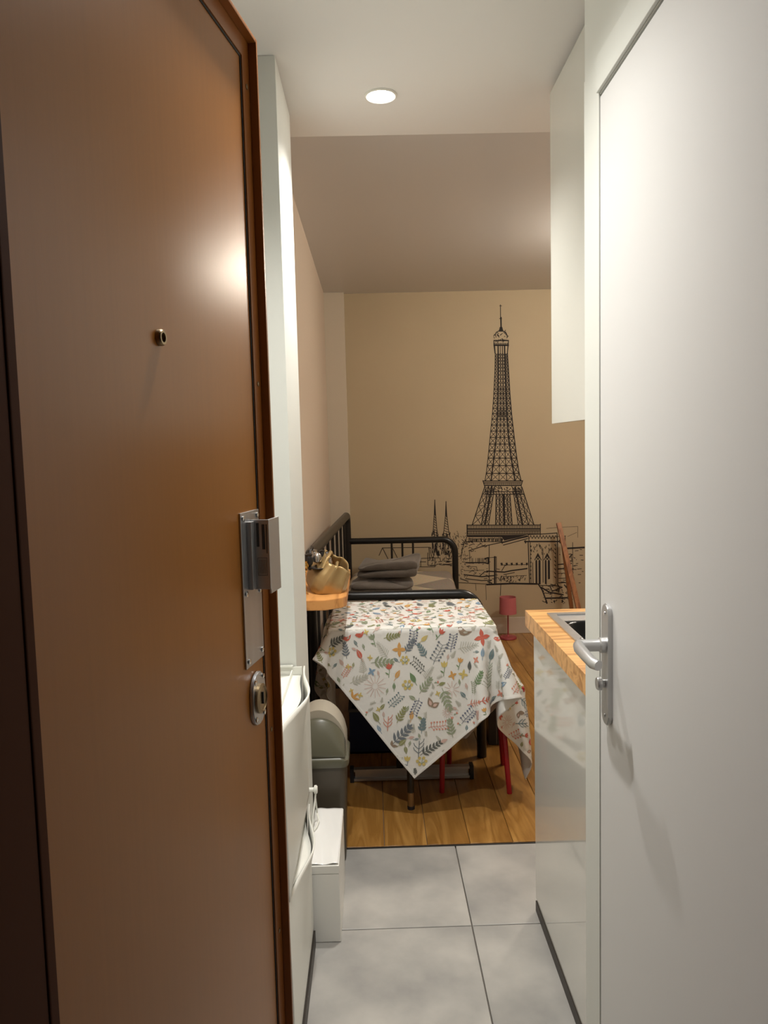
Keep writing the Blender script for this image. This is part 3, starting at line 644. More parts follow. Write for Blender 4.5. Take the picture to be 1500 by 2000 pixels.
fc = np.stack([idx[:-1, :-1], idx[1:, :-1], idx[1:, 1:], idx[:-1, 1:]], -1).reshape(-1, 4)
me = bpy.data.meshes.new('cloth'); me.from_pydata(gp.reshape(-1, 3).tolist(), [], fc.tolist())
for p_ in me.polygons: p_.use_smooth = True
me.materials.append(W['cloth'])
co = bpy.data.objects.new('cloth', me); COL.objects.link(co); co.parent = tcl
md = co.modifiers.new('thick', 'SOLIDIFY'); md.thickness = 0.0012; md.offset = -1
# hem: a folded band along the four edges
hv, hf = [], []
for side in range(4):
    s_ = np.linspace(0.0, CS-1e-6, 130); w0, w1 = 0.001, 0.012
    def sd_(w):
        return [(s_, np.full_like(s_, w)), (s_, np.full_like(s_, CS-w)), (np.full_like(s_, w), s_), (np.full_like(s_, CS-w), s_)][side]
    for off in (0.0012,):
        A, _ = surfn(*sd_(w0), off*0.7); B, _ = surfn(*sd_((w0+w1)/2), off*1.3); C_, _ = surfn(*sd_(w1), off*0.6)
        b0 = len(hv); hv += (np.concatenate([A, B, C_])-ORG).tolist(); n_ = len(s_)
        for r_ in range(2):
            for k in range(n_-1): hf.append((b0+r_*n_+k, b0+r_*n_+k+1, b0+(r_+1)*n_+k+1, b0+(r_+1)*n_+k))
me = bpy.data.meshes.new('hem'); me.from_pydata(hv, [], hf); me.materials.append(W['cloth'])
for p_ in me.polygons: p_.use_smooth = True
ho = bpy.data.objects.new('hem', me); COL.objects.link(ho); ho.parent = tcl
# ---- printed motifs, drawn on the flat cloth
INK = {'sage': (132, 146, 112), 'olive': (124, 128, 66), 'green': (86, 122, 70), 'teal': (84, 112, 118), 'slate': (88, 98, 108), 'blue': (112, 146, 176), 'navy': (74, 84, 112),
       'red': (198, 70, 48), 'coral': (212, 122, 96), 'orange': (214, 148, 60), 'yellow': (208, 182, 86), 'brown': (132, 108, 84), 'pale': (186, 186, 172), 'pink': (210, 170, 158), 'dark': (66, 72, 66)}
PM = {k: mat('print_'+k, tuple(int(0.76*c+0.24*216) for c in v), 0.85) for k, v in INK.items()}; PK = list(PM)
pv, pf, pm_ = [], [], []
OFFK = [0]
def poly_xy(pts, col):
    """a fan polygon in unfolded table coordinates (x to the right, y away)"""
    pts = np.array(pts, float); c = pts.mean(0, keepdims=True); Q = np.concatenate([c, pts])
    d = Q-np.array(C0); a = d@np.array(er_); b = d@np.array(el_)
    if a.min() < 0.004 or b.min() < 0.004 or a.max() > CS-0.004 or b.max() > CS-0.004: return
    OFFK[0] = (OFFK[0]+1) % 5
    X, _ = surfn(a, b, 0.0010+0.00012*OFFK[0]); b0 = len(pv); pv.extend((X-ORG).tolist()); n = len(pts)
    for k in range(n): pf.append((b0, b0+1+k, b0+1+(k+1) % n)); pm_.append(PK.index(col))
def xf(p, o, r, s):
    c, n = math.cos(r), math.sin(r); return (o[0]+s*(p[0]*c-p[1]*n), o[1]+s*(p[0]*n+p[1]*c))
def leaf(o, r, L, wd, col, n=5, bend=0.0):
    L_ = []; R_ = []
    for k in range(n+1):
        t = k/n; w = wd*math.sin(math.pi*t**0.8)*0.5; x = bend*math.sin(math.pi*t)*L
        L_.append((x-w, t*L)); R_.append((x+w, t*L))
    poly_xy([xf(p, o, r, 1) for p in R_+L_[::-1][1:-1]], col)
def line(pts, w, col):
    pts = [np.array(p) for p in pts]
    for p, q in zip(pts[:-1], pts[1:]):
        d = q-p; l = np.linalg.norm(d)
        if l < 1e-6: continue
        nn = np.array([-d[1], d[0]])/l*w/2; poly_xy([p-nn, q-nn, q+nn, p+nn], col)
def dot(o, r, col, n=7): poly_xy([(o[0]+r*math.cos(2*math.pi*k/n), o[1]+r*math.sin(2*math.pi*k/n)) for k in range(n)], col)
def curve(o, r, L, b, n=6): return [xf((b*L*math.sin(math.pi*0.5*k/n)**2, L*k/n), o, r, 1) for k in range(n+1)]
rp = random.Random(11)
def sprig(o, r, s, col, n=5, ll=0.42, lw=0.13, b=0.15):
    c = curve(o, r, s, b, n); line(c, 0.0022, col)
    for k in range(1, n+1):
        L = s*ll*(1.1-0.45*k/n)
        for sg in (1, -1): leaf(c[k], r-b+sg*(0.95-0.3*k/n), L, s*lw, col)
    leaf(c[-1], r-b*1.3, s*ll*0.7, s*lw, col)
def fern(o, r, s, col, n=8):
    c = curve(o, r, s, 0.1, n); line(c, 0.0018, col)
    for k in range(1, n+1):
        for sg in (1, -1):
            e = xf((sg*s*0.34*(1.05-0.8*k/n), s*0.16), c[k], r, 1); line([c[k], e], 0.0020, col)
def berries(o, r, s, col, n=6):
    c = curve(o, r, s, 0.2, n); line(c, 0.0017, col)
    for k in range(1, n+1):
        for sg in (1, -1):
            e = xf((sg*s*0.22, s*0.1), c[k], r, 1); line([c[k], e], 0.0014, col); dot(e, s*0.055, col)
def petals(o, r, s, col, n=4, wd=0.5, c2=None):
    for k in range(n): leaf(o, r+2*math.pi*k/n, s*0.5, s*wd*0.5, col)
    if c2: dot(o, s*0.09, c2)
def bird(o, r, s, col, fl=1):
    B = [(-0.5, 0.12), (-0.30, 0.24), (-0.05, 0.16), (0.22, 0.10), (0.52, 0.26), (0.34, -0.04), (0.12, -0.24), (-0.16, -0.26), (-0.36, -0.08)]
    poly_xy([xf((p[0]*fl, p[1]), o, r, s) for p in B], col); leaf(xf((-0.05*fl, -0.06), o, r, s), r-1.2*fl, s*0.36, s*0.16, 'pale')
def butterfly(o, r, s, col):
    for a, L, w in ((0.5, 0.62, 0.36), (-0.9, 0.55, 0.34)): leaf(o, r+a, s*L, s*w, col); leaf(xf((0, 0.1), o, r+a, s), r+a, s*L*0.55, s*w*0.5, 'pink')
def flower(o, r, s, col, c2='green'):
    line(curve(o, r, s*0.6, 0.1, 3), 0.0022, c2); t = xf((0.02*s, 0.55*s), o, r, 1)
    for a in (-0.55, 0, 0.55): leaf(t, r+a, s*0.45, s*0.2, col)
    leaf(xf((0, 0.2*s), o, r, 1), r+1.0, s*0.3, s*0.1, c2)
def cluster(o, r, s, col, c2='sage'):
    line(curve(o, r, s*0.5, 0.1, 3), 0.002, c2)
    for k in range(6):
        a = r+k*1.05; dot((o[0]+s*0.32*math.cos(a), o[1]+s*0.25+s*0.28*math.sin(a)), s*0.13, col); 
    leaf(o, r+0.8, s*0.4, s*0.12, c2); leaf(o, r-0.8, s*0.4, s*0.12, c2)
def star(o, r, s, col, n=14):
    for k in range(n): line([xf((0, 0.12), o, r+2*math.pi*k/n, s), xf((0, 0.5), o, r+2*math.pi*k/n, s)], 0.0017, col)
def branch(o, r, s, col):
    c = curve(o, r, s, 0.05, 4); line(c, 0.003, col)
    for k, sg in ((1, 1), (1, -1), (2, 1), (2, -1), (3, 1)): line([c[k], xf((sg*s*0.24, s*0.2), c[k], r, 1), xf((sg*s*0.30, s*0.36), c[k], r, 1)], 0.0026, col)
def single(o, r, s, col): leaf(o, r, s, s*0.46, col, 6); line([o, xf((0, s*0.9), o, r, 1)], 0.0012, 'pale'); line([o, xf((0, -s*0.3), o, r, 1)], 0.0018, col)
FN = dict(sprig=sprig, fern=fern, berries=berries, petals=petals, bird=bird, butterfly=butterfly, flower=flower, cluster=cluster, star=star, branch=branch, single=single)
# motifs that can be told apart on the front drop: kind, sketch u, v, turn (deg), size m, colour
MOT = [('bird', 897, 1233, -20, .052, 'brown'), ('petals', 933, 1240, 20, .062, 'red'), ('bird', 672, 1246, 15, .036, 'red'), ('bird', 697, 1240, 15, .036, 'red'), ('single', 694, 1275, 25, .040, 'red'),
       ('berries', 797, 1250, 5, .06, 'navy'), ('sprig', 790, 1262, -25, .05, 'slate'), ('single', 822, 1246, -50, .034, 'yellow'), ('flower', 722, 1250, 20, .05, 'sage'), ('sprig', 755, 1242, -70, .05, 'olive'),
       ('berries', 845, 1275, -15, .075, 'slate'), ('single', 962, 1265, 0, .045, 'teal'), ('petals', 773, 1267, 0, .055, 'orange'), ('sprig', 818, 1272, 40, .05, 'teal'), ('sprig', 735, 1288, -80, .07, 'sage'),
       ('flower', 752, 1305, 0, .055, 'red'), ('petals', 718, 1308, 30, .035, 'blue'), ('single', 770, 1312, -30, .036, 'orange'), ('single', 800, 1318, 30, .042, 'green'), ('berries', 812, 1300, 60, .06, 'dark'),
       ('flower', 862, 1300, 0, .055, 'yellow'), ('flower', 893, 1290, -10, .045, 'orange'), ('petals', 880, 1312, 20, .036, 'orange'), ('petals', 902, 1310, -10, .040, 'yellow'), ('single', 914, 1293, 0, .034, 'dark'),
       ('fern', 960, 1310, 0, .09, 'sage'), ('sprig', 935, 1315, -10, .05, 'green'), ('star', 725, 1335, 0, .085, 'pink'), ('sprig', 688, 1322, -60, .06, 'pale'), ('sprig', 645, 1250, -60, .06, 'dark'), ('cluster', 638, 1275, 0, .05, 'yellow'),
       ('single', 640, 1312, -20, .042, 'sage'), ('petals', 680, 1358, 0, .062, 'orange', 7, .3), ('single', 700, 1370, -65, .048, 'olive'), ('cluster', 790, 1338, 0, .05, 'yellow'), ('single', 763, 1334, 0, .026, 'green'),
       ('berries', 762, 1362, -35, .06, 'teal'), ('sprig', 822, 1334, -30, .06, 'sage'), ('sprig', 870, 1352, 210, .075, 'sage'), ('berries', 812, 1370, 170, .06, 'navy'), ('butterfly', 840, 1372, -10, .062, 'brown'),
       ('sprig', 775, 1390, -20, .055, 'olive'), ('branch', 752, 1405, 0, .055, 'coral'), ('single', 800, 1388, -10, .034, 'orange'), ('sprig', 775, 1428, -35, .085, 'slate'), ('sprig', 820, 1410, 0, .045, 'teal', 4, .5, .22),
       ('berries', 850, 1405, -70, .065, 'coral'), ('sprig', 878, 1415, 20, .06, 'sage'), ('berries', 910, 1388, -30, .07, 'navy'), ('sprig', 897, 1432, -45, .055, 'green', 5, .5, .16), ('sprig', 835, 1450, -50, .085, 'dark', 6, .3, .10),
       ('branch', 815, 1452, 0, .065, 'slate'), ('single', 783, 1440, -50, .038, 'olive'), ('single', 790, 1455, 190, .030, 'olive'), ('petals', 762, 1448, 0, .045, 'brown'), ('cluster', 822, 1482, 0, .05, 'yellow'),
       ('flower', 793, 1478, 0, .05, 'yellow', 'slate'), ('bird', 862, 1456, 20, .040, 'red'), ('bird', 883, 1450, 10, .034, 'red'), ('sprig', 955, 1348, -65, .05, 'red', 4, .4, .08), ('sprig', 925, 1360, -60, .06, 'coral', 4, .35, .07),
       ('single', 735, 1415, 30, .030, 'blue'), ('star', 880, 1338, 0, .06, 'pink', 10), ('fern', 905, 1258, -70, .07, 'pale'), ('fern', 740, 1270, 40, .06, 'pale'), ('single', 800, 1355, 60, .03, 'sage'), ('single', 860, 1328, -70, .028, 'olive'), ('fern', 700, 1300, 10, .05, 'pale'),
       ('fern', 830, 1310, -30, .05, 'pale'), ('berries', 770, 1480, -20, .045, 'pale'), ('berries', 925, 1335, 20, .045, 'sage'), ('single', 658, 1290, 30, .03, 'pink'), ('fern', 985, 1280, 20, .05, 'pale')]
used = []
for mt in MOT:
    k, u, v, a, s_, col = mt[:6]; du, dv = u-800, v-1350
    X = 0.1193+0.00191979*du-0.000044*dv; Zc = 0.4988-0.0000588*du-0.0019675*dv
    o_ = (X, TY0-(TZ-Zc)); used.append((o_[0], o_[1], s_*0.55))
    # centre the motif
    ar = math.radians(a)
    if k in ('sprig', 'fern', 'berries', 'branch', 'single', 'flower'): o_ = (o_[0]+math.sin(ar)*s_*0.5, o_[1]-math.cos(ar)*s_*0.5)
    FN[k](o_, ar, s_, col, *mt[6:])
kinds = [('sprig', 'sage'), ('sprig', 'slate'), ('berries', 'navy'), ('single', 'olive'), ('single', 'green'), ('bird', 'red'), ('flower', 'orange'), ('cluster', 'yellow'), ('fern', 'sage'), ('fern', 'pale'), ('sprig', 'dark'), ('petals', 'coral'), ('butterfly', 'brown'), ('branch', 'teal'), ('single', 'orange'), ('single', 'blue'), ('sprig', 'olive'), ('flower', 'red'), ('star', 'pink'), ('berries', 'coral')]
for tr in range(9000):
    a_, b_ = rp.uniform(0.01, CS-0.01), rp.uniform(0.01, CS-0.01)
    X = C0[0]+a_*er_[0]+b_*el_[0]; Y_ = C0[1]+a_*er_[1]+b_*el_[1]
    s_ = rp.uniform(0.034, 0.066)
    if Y_ > 3.42: continue
    if any((X-q[0])**2+(Y_-q[1])**2 < (s_*0.44+q[2]*0.92)**2 for q in used): continue
    k, col = rp.choice(kinds)
    if k in ('single', 'bird', 'petals'): s_ *= 0.8
    used.append((X, Y_, s_*0.52)); ar = rp.uniform(-0.9, 0.9)
    o_ = (X, Y_)
    if k in ('sprig', 'fern', 'berries', 'branch', 'single', 'flower'): o_ = (X+math.sin(ar)*s_*0.5, Y_-math.cos(ar)*s_*0.5)
    FN[k](o_, ar, s_, col)
for tr in range(9000):
    a_, b_ = rp.uniform(0.01, CS-0.01), rp.uniform(0.01, CS-0.01)
    X = C0[0]+a_*er_[0]+b_*el_[0]; Y_ = C0[1]+a_*er_[1]+b_*el_[1]; s_ = rp.uniform(0.018, 0.032)
    if Y_ > 3.36 or any((X-q[0])**2+(Y_-q[1])**2 < (s_*0.4+q[2]*0.85)**2 for q in used): continue
    used.append((X, Y_, s_*0.5)); ar = rp.uniform(-1.4, 1.4); k, col = rp.choice([('single', 'sage'), ('single', 'pink'), ('single', 'olive'), ('fern', 'pale'), ('sprig', 'pale'), ('petals', 'yellow'), ('single', 'teal'), ('flower', 'coral'), ('berries', 'pale')])
    FN[k]((X+math.sin(ar)*s_*0.5, Y_-math.cos(ar)*s_*0.5), ar, s_, col)
me = bpy.data.meshes.new('floral_print'); me.from_pydata(pv, [], pf)
for k in PK: me.materials.append(PM[k])
me.polygons.foreach_set('material_index', pm_)
fo = bpy.data.objects.new('floral_print', me); COL.objects.link(fo); fo.parent = tcl; fo['kind'] = 'stuff'

# ---------------------------------------------------------------- printed mural on the back wall (flat ink, sketch units u,v)
mu = thing('wall_mural', 'black line print of Paris iron tower, spires and rooftops on beige wall', 'mural', (0.945, YB-0.0004, 0.81))
class Ink:
    def __init__(self): self.v = []; self.f = []; self.k = 0
    def P(self, u, v): return (0.0037486*(u-980)-0.0000418*(v-1025), 0.0022-0.0000939*(u-980)-0.0037267*(v-1025))
    def seg(self, p, q, w=1.0):
        a = self.P(*p); b = self.P(*q); dx, dz = b[0]-a[0], b[1]-a[1]; l = math.hypot(dx, dz)
        if l < 1e-6: return
        w = w*0.0053/2; nx, nz = -dz/l*w, dx/l*w; ex, ez = dx/l*w*0.6, dz/l*w*0.6
        self.k = (self.k+1) % 7; y = -0.0003-0.00003*self.k; b0 = len(self.v)
        self.v += [(a[0]-ex-nx, y, a[1]-ez-nz), (b[0]+ex-nx, y, b[1]+ez-nz), (b[0]+ex+nx, y, b[1]+ez+nz), (a[0]-ex+nx, y, a[1]-ez+nz)]
        self.f.append((b0, b0+1, b0+2, b0+3))
    def pl(self, pts, w=1.0):
        for p, q in zip(pts[:-1], pts[1:]): self.seg(p, q, w)
    def fill(self, pts):
        self.k = (self.k+1) % 7; y = -0.0002-0.00001*self.k; b0 = len(self.v); self.v += [(self.P(*p)[0], y, self.P(*p)[1]) for p in pts]; self.f.append(tuple(range(b0, b0+len(pts))))
    def build(self, name, m):
        me = bpy.data.meshes.new(name); me.from_pydata(self.v, [], self.f); me.materials.append(m)
        o = bpy.data.objects.new(name, me); COL.objects.link(o); o.parent = mu
        return o
rm_ = random.Random(5)
T = Ink()
def interp(tab, v):
    for (a, x), (b, y) in zip(tab[:-1], tab[1:]):
        if a <= v <= b: return x+(y-x)*(v-a)/(b-a)
    return tab[-1][1]
LE = [(676, 966.5), (690, 967.5), (720, 967), (770, 964.5), (805, 962), (850, 957.5), (890, 953.5), (920, 950), (938, 947)]
RE = [(676, 992), (690, 991), (720, 993), (770, 996), (805, 999), (850, 1004), (890, 1009), (920, 1013.5), (938, 1018)]
IL = [(676, 973), (720, 973.5), (770, 972.5), (805, 971.5), (850, 969.5), (890, 965), (938, 959)]
IR = [(676, 985.5), (720, 986.5), (770, 988.5), (805, 990), (850, 993), (890, 998), (938, 1006)]
vsamp = [676+i*6.55 for i in range(41)]
for tab, w in ((LE, 1.0), (RE, 1.3), (IL, 1.7), (IR, 1.9)): T.pl([(interp(tab, v), v) for v in vsamp], w)
for t_, w in ((0.33, 0.9), (0.66, 1.1)): T.pl([(interp(IL, v)*(1-t_)+interp(IR, v)*t_, v) for v in vsamp], w)
v = 690.0
while v < 936:
    hh = 6+max(0, v-700)*0.045
    v2 = min(938, v+hh)
    for A, B, w in ((LE, IL, 0.8), (IR, RE, 1.0)):
        a0, a1, b0, b1 = interp(A, v), interp(A, v2), interp(B, v), interp(B, v2)
        T.seg((a0, v), (b1, v2), w); T.seg((b0, v), (a1, v2), w); T.seg((a0, v2), (b1 if False else interp(B, v2), v2), w)
    il, ir, il2, ir2 = interp(IL, v), interp(IR, v), interp(IL, v2), interp(IR, v2)
    n_ = 3
    for q in range(n_):
        T.seg((il+(ir-il)*q/n_, v), (il2+(ir2-il2)*(q+1)/n_, v2), 0.7); T.seg((il+(ir-il)*(q+1)/n_, v), (il2+(ir2-il2)*q/n_, v2), 0.7)
    if hh > 8: T.seg((interp(LE, v2), v2), (interp(RE, v2), v2), 1.2)
    v = v2
for (a, b) in ((800, 812),): 
    for q in range(5): T.seg((971, a+q*3), (990.5, a+q*3), 1.1)
# head and antenna
T.pl([(977.5, 598), (977.8, 625), (978.5, 640)], 1.0); T.pl([(978.5, 622), (978.8, 640)], 2.0); T.seg((976, 600), (980, 600), 0.8); T.seg((976, 624), (980, 624), 1.0)
T.fill([(976.5, 640), (981, 640), (983.5, 649), (974, 649)])
for q in range(26):
    a = (rm_.uniform(966, 991), rm_.uniform(650, 667)); T.seg(a, (a[0]+rm_.uniform(-4, 4), a[1]+rm_.uniform(-5, 5)), 0.9)
T.pl([(967, 656), (970, 650), (974, 648), (983, 648), (988, 651), (991, 657)], 1.1)
T.seg((965, 666), (993, 666), 1.6); T.seg((965, 675), (993, 675), 2.0); T.pl([(965, 666), (965, 675), (967, 690)], 1.2); T.pl([(993, 666), (992.5, 675), (991, 690)], 1.2)
for q in range(12): T.seg((966+q*2.3, 671), (966+q*2.3, 676), 1.0)
# second platform
for vv, a, b, w in ((938, 943, 1021, 1.4), (941, 945, 1019, 0.9), (947, 946, 1018, 1.3), (959, 947, 1020, 1.2), (964, 944.5, 1023, 1.3)): T.seg((a, vv), (b, vv), w)
T.pl([(943, 937), (946, 947), (947.5, 950)], 1.2); T.pl([(1021, 937), (1018, 947), (1019, 952)], 1.2)
for q in range(34): T.seg((946+q*2.15, 941), (946+q*2.15, 947), 0.8)
for q in range(46):
    a = (rm_.uniform(948, 1016), rm_.uniform(949, 958)); T.seg(a, (a[0]+rm_.uniform(-4, 4), a[1]+rm_.uniform(-4, 4)), 1.0)
for q in range(14): T.seg((946+q*5.4, 959), (949+q*5.4, 964), 0.8)
# legs between platforms
def truss(A0, A1, B0, B1, n, w=0.9):
    for q in range(n):
        t0, t1 = q/n, (q+1)/n
        a = lambda t: (A0[0]+(A1[0]-A0[0])*t, A0[1]+(A1[1]-A0[1])*t); b = lambda t: (B0[0]+(B1[0]-B0[0])*t, B0[1]+(B1[1]-B0[1])*t)
        T.seg(a(t0), b(t1), w); T.seg(b(t0), a(t1), w); T.seg(a(t1), b(t1), w*0.9)
def limb(xs_top, xs_bot, ws, v0=964, v1=1025):
    for a, b, w in zip(xs_top, xs_bot, ws): T.seg((a, v0), (b, v1), w)
    for k in range(len(xs_top)-1): truss((xs_top[k], v0), (xs_bot[k], v1), (xs_top[k+1], v0), (xs_bot[k+1], v1), 4 if k == 0 else 6, 0.8)
limb([947, 954, 960.5, 966.5], [921.5, 939.5, 946.5, 954], [1.2, 1.2, 2.2, 1.0], 948)
limb([1019.5, 1012, 1006, 1001], [1043.5, 1033, 1021, 1012.5], [1.2, 1.2, 2.2, 1.0], 950)
limb([969, 975.5, 982], [968, 976, 984.5], [1.5, 1.2, 1.4]); limb([984, 990, 996], [985, 993, 1000.5], [2.6, 1.0, 1.2])
T.fill([(982, 966), (985.5, 966), (986.5, 1024), (984, 1024)])
# first platform
for vv, w in ((1025, 1.2), (1033, 2.0), (1036.5, 1.2), (1043, 1.0), (1046.5, 2.6)): T.seg((911.5, vv), (1056 if vv < 1044 else (1054 if vv < 1046 else 1010), vv), w)
T.seg((911.5, 1024), (911.5, 1047), 1.2); T.seg((1056, 1023), (1056, 1045), 1.2)
for q in range(60): T.seg((913+q*2.42, 1026), (913+q*2.42, 1032), 0.75); T.seg((913+q*2.42, 1037), (913+q*2.42, 1043), 0.95)
T.fill([(913, 1046), (1032, 1044), (1012, 1050), (985, 1056), (980, 1049), (913, 1049)])
for q in range(40):
    a = 914+q*1.75; T.seg((a, 1051+rm_.uniform(-1, 1)), (a+rm_.uniform(-2.5, 2.5), 1057+rm_.uniform(-1, 2)), 0.9)
T.pl([(911, 1049), (904, 1066), (901, 1078), (899, 1092)], 1.0); T.seg((908, 1058), (980, 1058), 1.0)
T.build('iron_tower_print', W['ink'])
S = Ink()
# sloping beams behind the bell tower
S.pl([(980, 1060), (1030, 1047)], 2.0); S.pl([(983, 1065), (1031, 1052)], 1.2); S.pl([(915, 1076), (940, 1068), (1032, 1048)], 1.2); S.pl([(980, 1052), (981, 1062)], 1.0)
for q in range(36):
    a = (rm_.uniform(900, 950), rm_.uniform(1056, 1078)); S.seg(a, (a[0]+rm_.uniform(-6, 6), a[1]+rm_.uniform(-3, 3)), 0.9)
# bell tower
S.pl([(1025, 1058), (1096, 1058)], 2.0); S.pl([(1032, 1044), (1034, 1058)], 1.0); S.pl([(1032, 1044), (1060, 1043), (1089, 1041), (1090, 1057)], 1.2)
S.seg((1026, 1056), (1027, 1061), 1.6); S.seg((1094, 1055), (1095, 1061), 1.6)
for q in range(9): S.pl([(1034+q*6.2, 1052), (1037+q*6.2, 1046), (1040+q*6.2, 1052)], 0.9)
for (a, b, w) in (((1032, 1060), (1035, 1142), 1.3), ((1036, 1060), (1038, 1142), 0.9), ((1090, 1060), (1091, 1142), 1.3), ((1087, 1062), (1088, 1142), 0.9), ((1061, 1072), (1062, 1140), 0.9), ((1041, 1100), (1042, 1142), 0.9)): S.seg(a, b, w)
for cx in (1051, 1069.5):
    S.fill([(cx-4.5, 1097), (cx-2.5, 1093), (cx-1, 1097), (cx-0.5, 1144), (cx-4, 1143)]); S.fill([(cx+1.5, 1097), (cx+3.5, 1093), (cx+5.5, 1097), (cx+6, 1144 if cx < 1060 else 1133), (cx+2, 1144 if cx < 1060 else 1134)])
    S.pl([(cx-6, 1095), (cx+0.3, 1082), (cx+7, 1095)], 1.1); S.pl([(cx-2, 1090), (cx+0.5, 1086), (cx+3, 1090), (cx+0.5, 1094), (cx-2, 1090)], 1.3); S.fill([(cx-0.8, 1084), (cx+1.5, 1083), (cx+1.5, 1087), (cx-0.8, 1087)])
for q in range(26):
    a = (rm_.uniform(1037, 1087), rm_.uniform(1062, 1082)); S.seg(a, (a[0]+rm_.uniform(-2, 2), a[1]+rm_.uniform(2, 6)), 0.9)
for q in range(9): S.fill([(1036, 1066+q*8), (1038.5, 1066+q*8), (1038.5, 1069+q*8), (1036, 1069+q*8)]); S.seg((1084, 1064+q*8), (1087, 1067+q*8), 1.0)
S.build('bell_tower_print', W['ink'])
Q_ = Ink()
# twin spires
for cx, v0, bw in ((848.5, 975, 6), (870.5, 978, 8)):
    Q_.pl([(cx, v0), (cx-1.2, v0+28), (cx-bw*0.55, v0+58), (cx-bw*0.9, v0+70)], 0.9); Q_.pl([(cx, v0), (cx+1.5, v0+28), (cx+bw*0.6, v0+58), (cx+bw, v0+72)], 0.9); Q_.seg((cx+0.2, v0), (cx+0.3, v0+30), 1.0)
    for q in range(9): Q_.seg((cx-bw*q/12, v0+28+q*5), (cx+bw*(q+1)/12, v0+31+q*5), 0.8)
    for q in range(34):
        a = (cx+rm_.uniform(-bw*1.1, bw*1.1), rm_.uniform(v0+60, 1080)); Q_.seg(a, (a[0]+rm_.uniform(-1.5, 1.5), a[1]+rm_.uniform(4, 12)), 1.0)
for q in range(70):
    a = (rm_.uniform(838, 886), rm_.uniform(1050, 1100)); Q_.seg(a, (a[0]+rm_.uniform(-2, 2), a[1]+rm_.uniform(2, 9)), 0.9)
for q in range(20):
    a = (rm_.uniform(838, 880), rm_.uniform(1090, 1108)); Q_.seg(a, (a[0]+rm_.uniform(4, 12), a[1]+rm_.uniform(-1, 1)), 0.9)
Q_.build('twin_spires_print', W['ink'])
R_ = Ink()
# rooftops left of the spires
for pts in ([(745, 1070), (838, 1069)], [(745, 1070), (738, 1085)], [(745, 1070), (757, 1095)], [(765, 1071), (775, 1092)], [(836, 1069), (838, 1095), (834, 1095)], [(838, 1070), (842, 1090)], [(806, 1092), (848, 1090), (848, 1108), (815, 1108)], [(834, 1080), (834, 1105), (847, 1105)], [(812, 1098), (830, 1098)], [(820, 1090), (820, 1108)]): R_.pl(pts, 0.9)
R_.build('rooftops_print', W['ink'])
R_ = Ink()
# river front and rooftops in the middle
for pts, w in (([(909, 1100), (946, 1100)], 1.8), ([(955, 1066), (955, 1142)], 1.0), ([(946, 1092), (953, 1090), (953, 1102), (946, 1100)], 1.8), ([(916, 1076), (917, 1098)], 0.8), ([(966, 1088), (966, 1142)], 2.2), ([(969, 1088), (969, 1142)], 1.0), ([(955, 1090), (968, 1089)], 0.8),
               ([(978, 1105), (1030, 1104)], 0.8), ([(950, 1117), (985, 1119), (1000, 1116), (1030, 1112)], 1.8), ([(980, 1116), (986, 1106), (990, 1105)], 1.0), ([(905, 1124), (940, 1128), (965, 1126)], 1.6), ([(908, 1132), (940, 1136), (960, 1135)], 1.2), ([(935, 1128), (946, 1118), (952, 1119)], 1.2), ([(898, 1132), (912, 1137)], 1.2),
               ([(950, 1144), (1000, 1142), (1050, 1143)], 2.4), ([(952, 1138), (960, 1141)], 1.6), ([(895, 1140), (955, 1143)], 0.8), ([(978, 1143), (977, 1166)], 0.8), ([(928, 1143), (929, 1156)], 0.6), ([(948, 1144), (949, 1175)], 0.6), ([(1052, 1143), (1060, 1155), (1070, 1182)], 1.8),
               ([(906, 1116), (945, 1115)], 0.6), ([(912, 1108), (930, 1108), (931, 1116)], 0.7), ([(982, 1128), (1029, 1126)], 0.7), ([(984, 1124), (1005, 1120)], 1.0)): R_.pl(pts, w)
for q in range(6): R_.fill([(977+q*10, 1101), (981+q*10, 1100), (982+q*10, 1104), (979+q*10, 1106)])
for q in range(44):
    a = (rm_.uniform(972, 1030), rm_.uniform(1127, 1141)); R_.seg(a, (a[0]+rm_.uniform(-1, 3), a[1]+rm_.uniform(-6, 3)), 0.9)
for q in range(40):
    a = (rm_.uniform(898, 972), rm_.uniform(1086, 1140)); R_.seg(a, (a[0]+rm_.uniform(-1, 8), a[1]+rm_.uniform(-2, 2)), 0.8)
for q in range(14):
    a = rm_.uniform(918, 950); R_.seg((a, 1091), (a, 1099), 0.6)
R_.build('riverfront_print', W['ink'])
R_ = Ink()
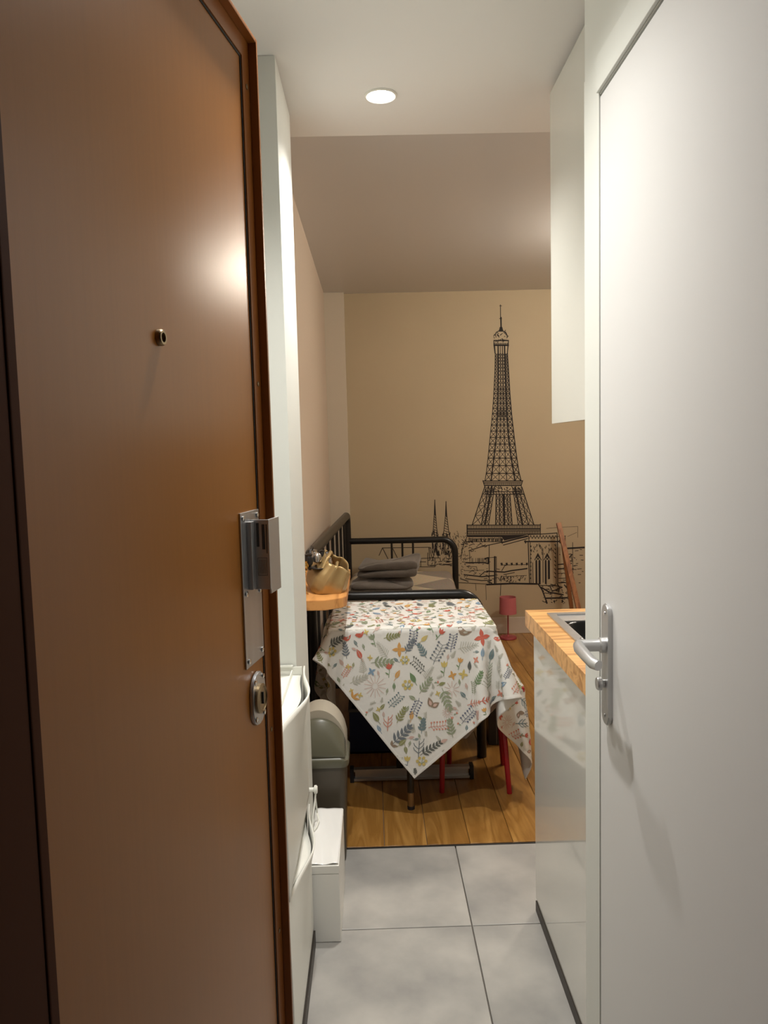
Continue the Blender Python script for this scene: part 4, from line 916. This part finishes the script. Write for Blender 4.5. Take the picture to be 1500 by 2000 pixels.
# rooftops right of the bell tower
for pts, w in (([(1105, 1048), (1107, 1095)], 0.9), ([(1090, 1048), (1106, 1047)], 0.9), ([(1106, 1072), (1143, 1070)], 2.4), ([(1109, 1084), (1117, 1083), (1119, 1096), (1108, 1097), (1109, 1084)], 1.0), ([(1108, 1096), (1119, 1084)], 1.6), ([(1092, 1104), (1118, 1102)], 1.6), ([(1092, 1113), (1116, 1111)], 1.8), ([(1092, 1122), (1122, 1121)], 0.9), ([(1093, 1132), (1116, 1131)], 1.0), ([(1093, 1141), (1122, 1140)], 1.4),
               ([(1058, 1150), (1075, 1160), (1102, 1165)], 2.0), ([(1075, 1146), (1080, 1158), (1100, 1150), (1077, 1144)], 1.4), ([(1066, 1172), (1110, 1171)], 2.2), ([(1104, 1145), (1116, 1160)], 1.6), ([(1090, 1143), (1094, 1150), (1093, 1160)], 1.6), ([(1056, 1146), (1090, 1147)], 1.0), ([(1120, 1060), (1121, 1140)], 0.8), ([(1110, 1170), (1118, 1184)], 1.2)): R_.pl(pts, w)
for (a, b) in ((1068, 1178), (1084, 1177), (1100, 1176)): R_.fill([(a-2, b), (a+2, b-1), (a+1, b+6)])
for q in range(60):
    a = (rm_.uniform(1062, 1118), rm_.uniform(1144, 1184)); R_.seg(a, (a[0]+rm_.uniform(-4, 6), a[1]+rm_.uniform(-3, 3)), 1.0)
for q in range(30):
    a = (rm_.uniform(1092, 1140), rm_.uniform(1072, 1142)); R_.seg(a, (a[0]+rm_.uniform(-2, 8), a[1]+rm_.uniform(-1, 1)), 0.9)
R_.build('mansard_roofs_print', W['ink'])
H_ = Ink()
for q in range(90):
    a = (rm_.uniform(880, 910), rm_.uniform(1035, 1130)); H_.seg(a, (a[0]+rm_.uniform(-3, 3), a[1]+rm_.uniform(-5, 5)), 0.8)
H_.build('distant_haze_print', W['inksoft'])
H_ = Ink()
for pts in ([(1068, 1032), (1090, 1030)], [(1088, 1030), (1130, 1028), (1130, 1050)], [(1110, 1048), (1128, 1040)]): H_.pl(pts, 0.6)
H_.build('distant_haze_print', W['inksoft'])
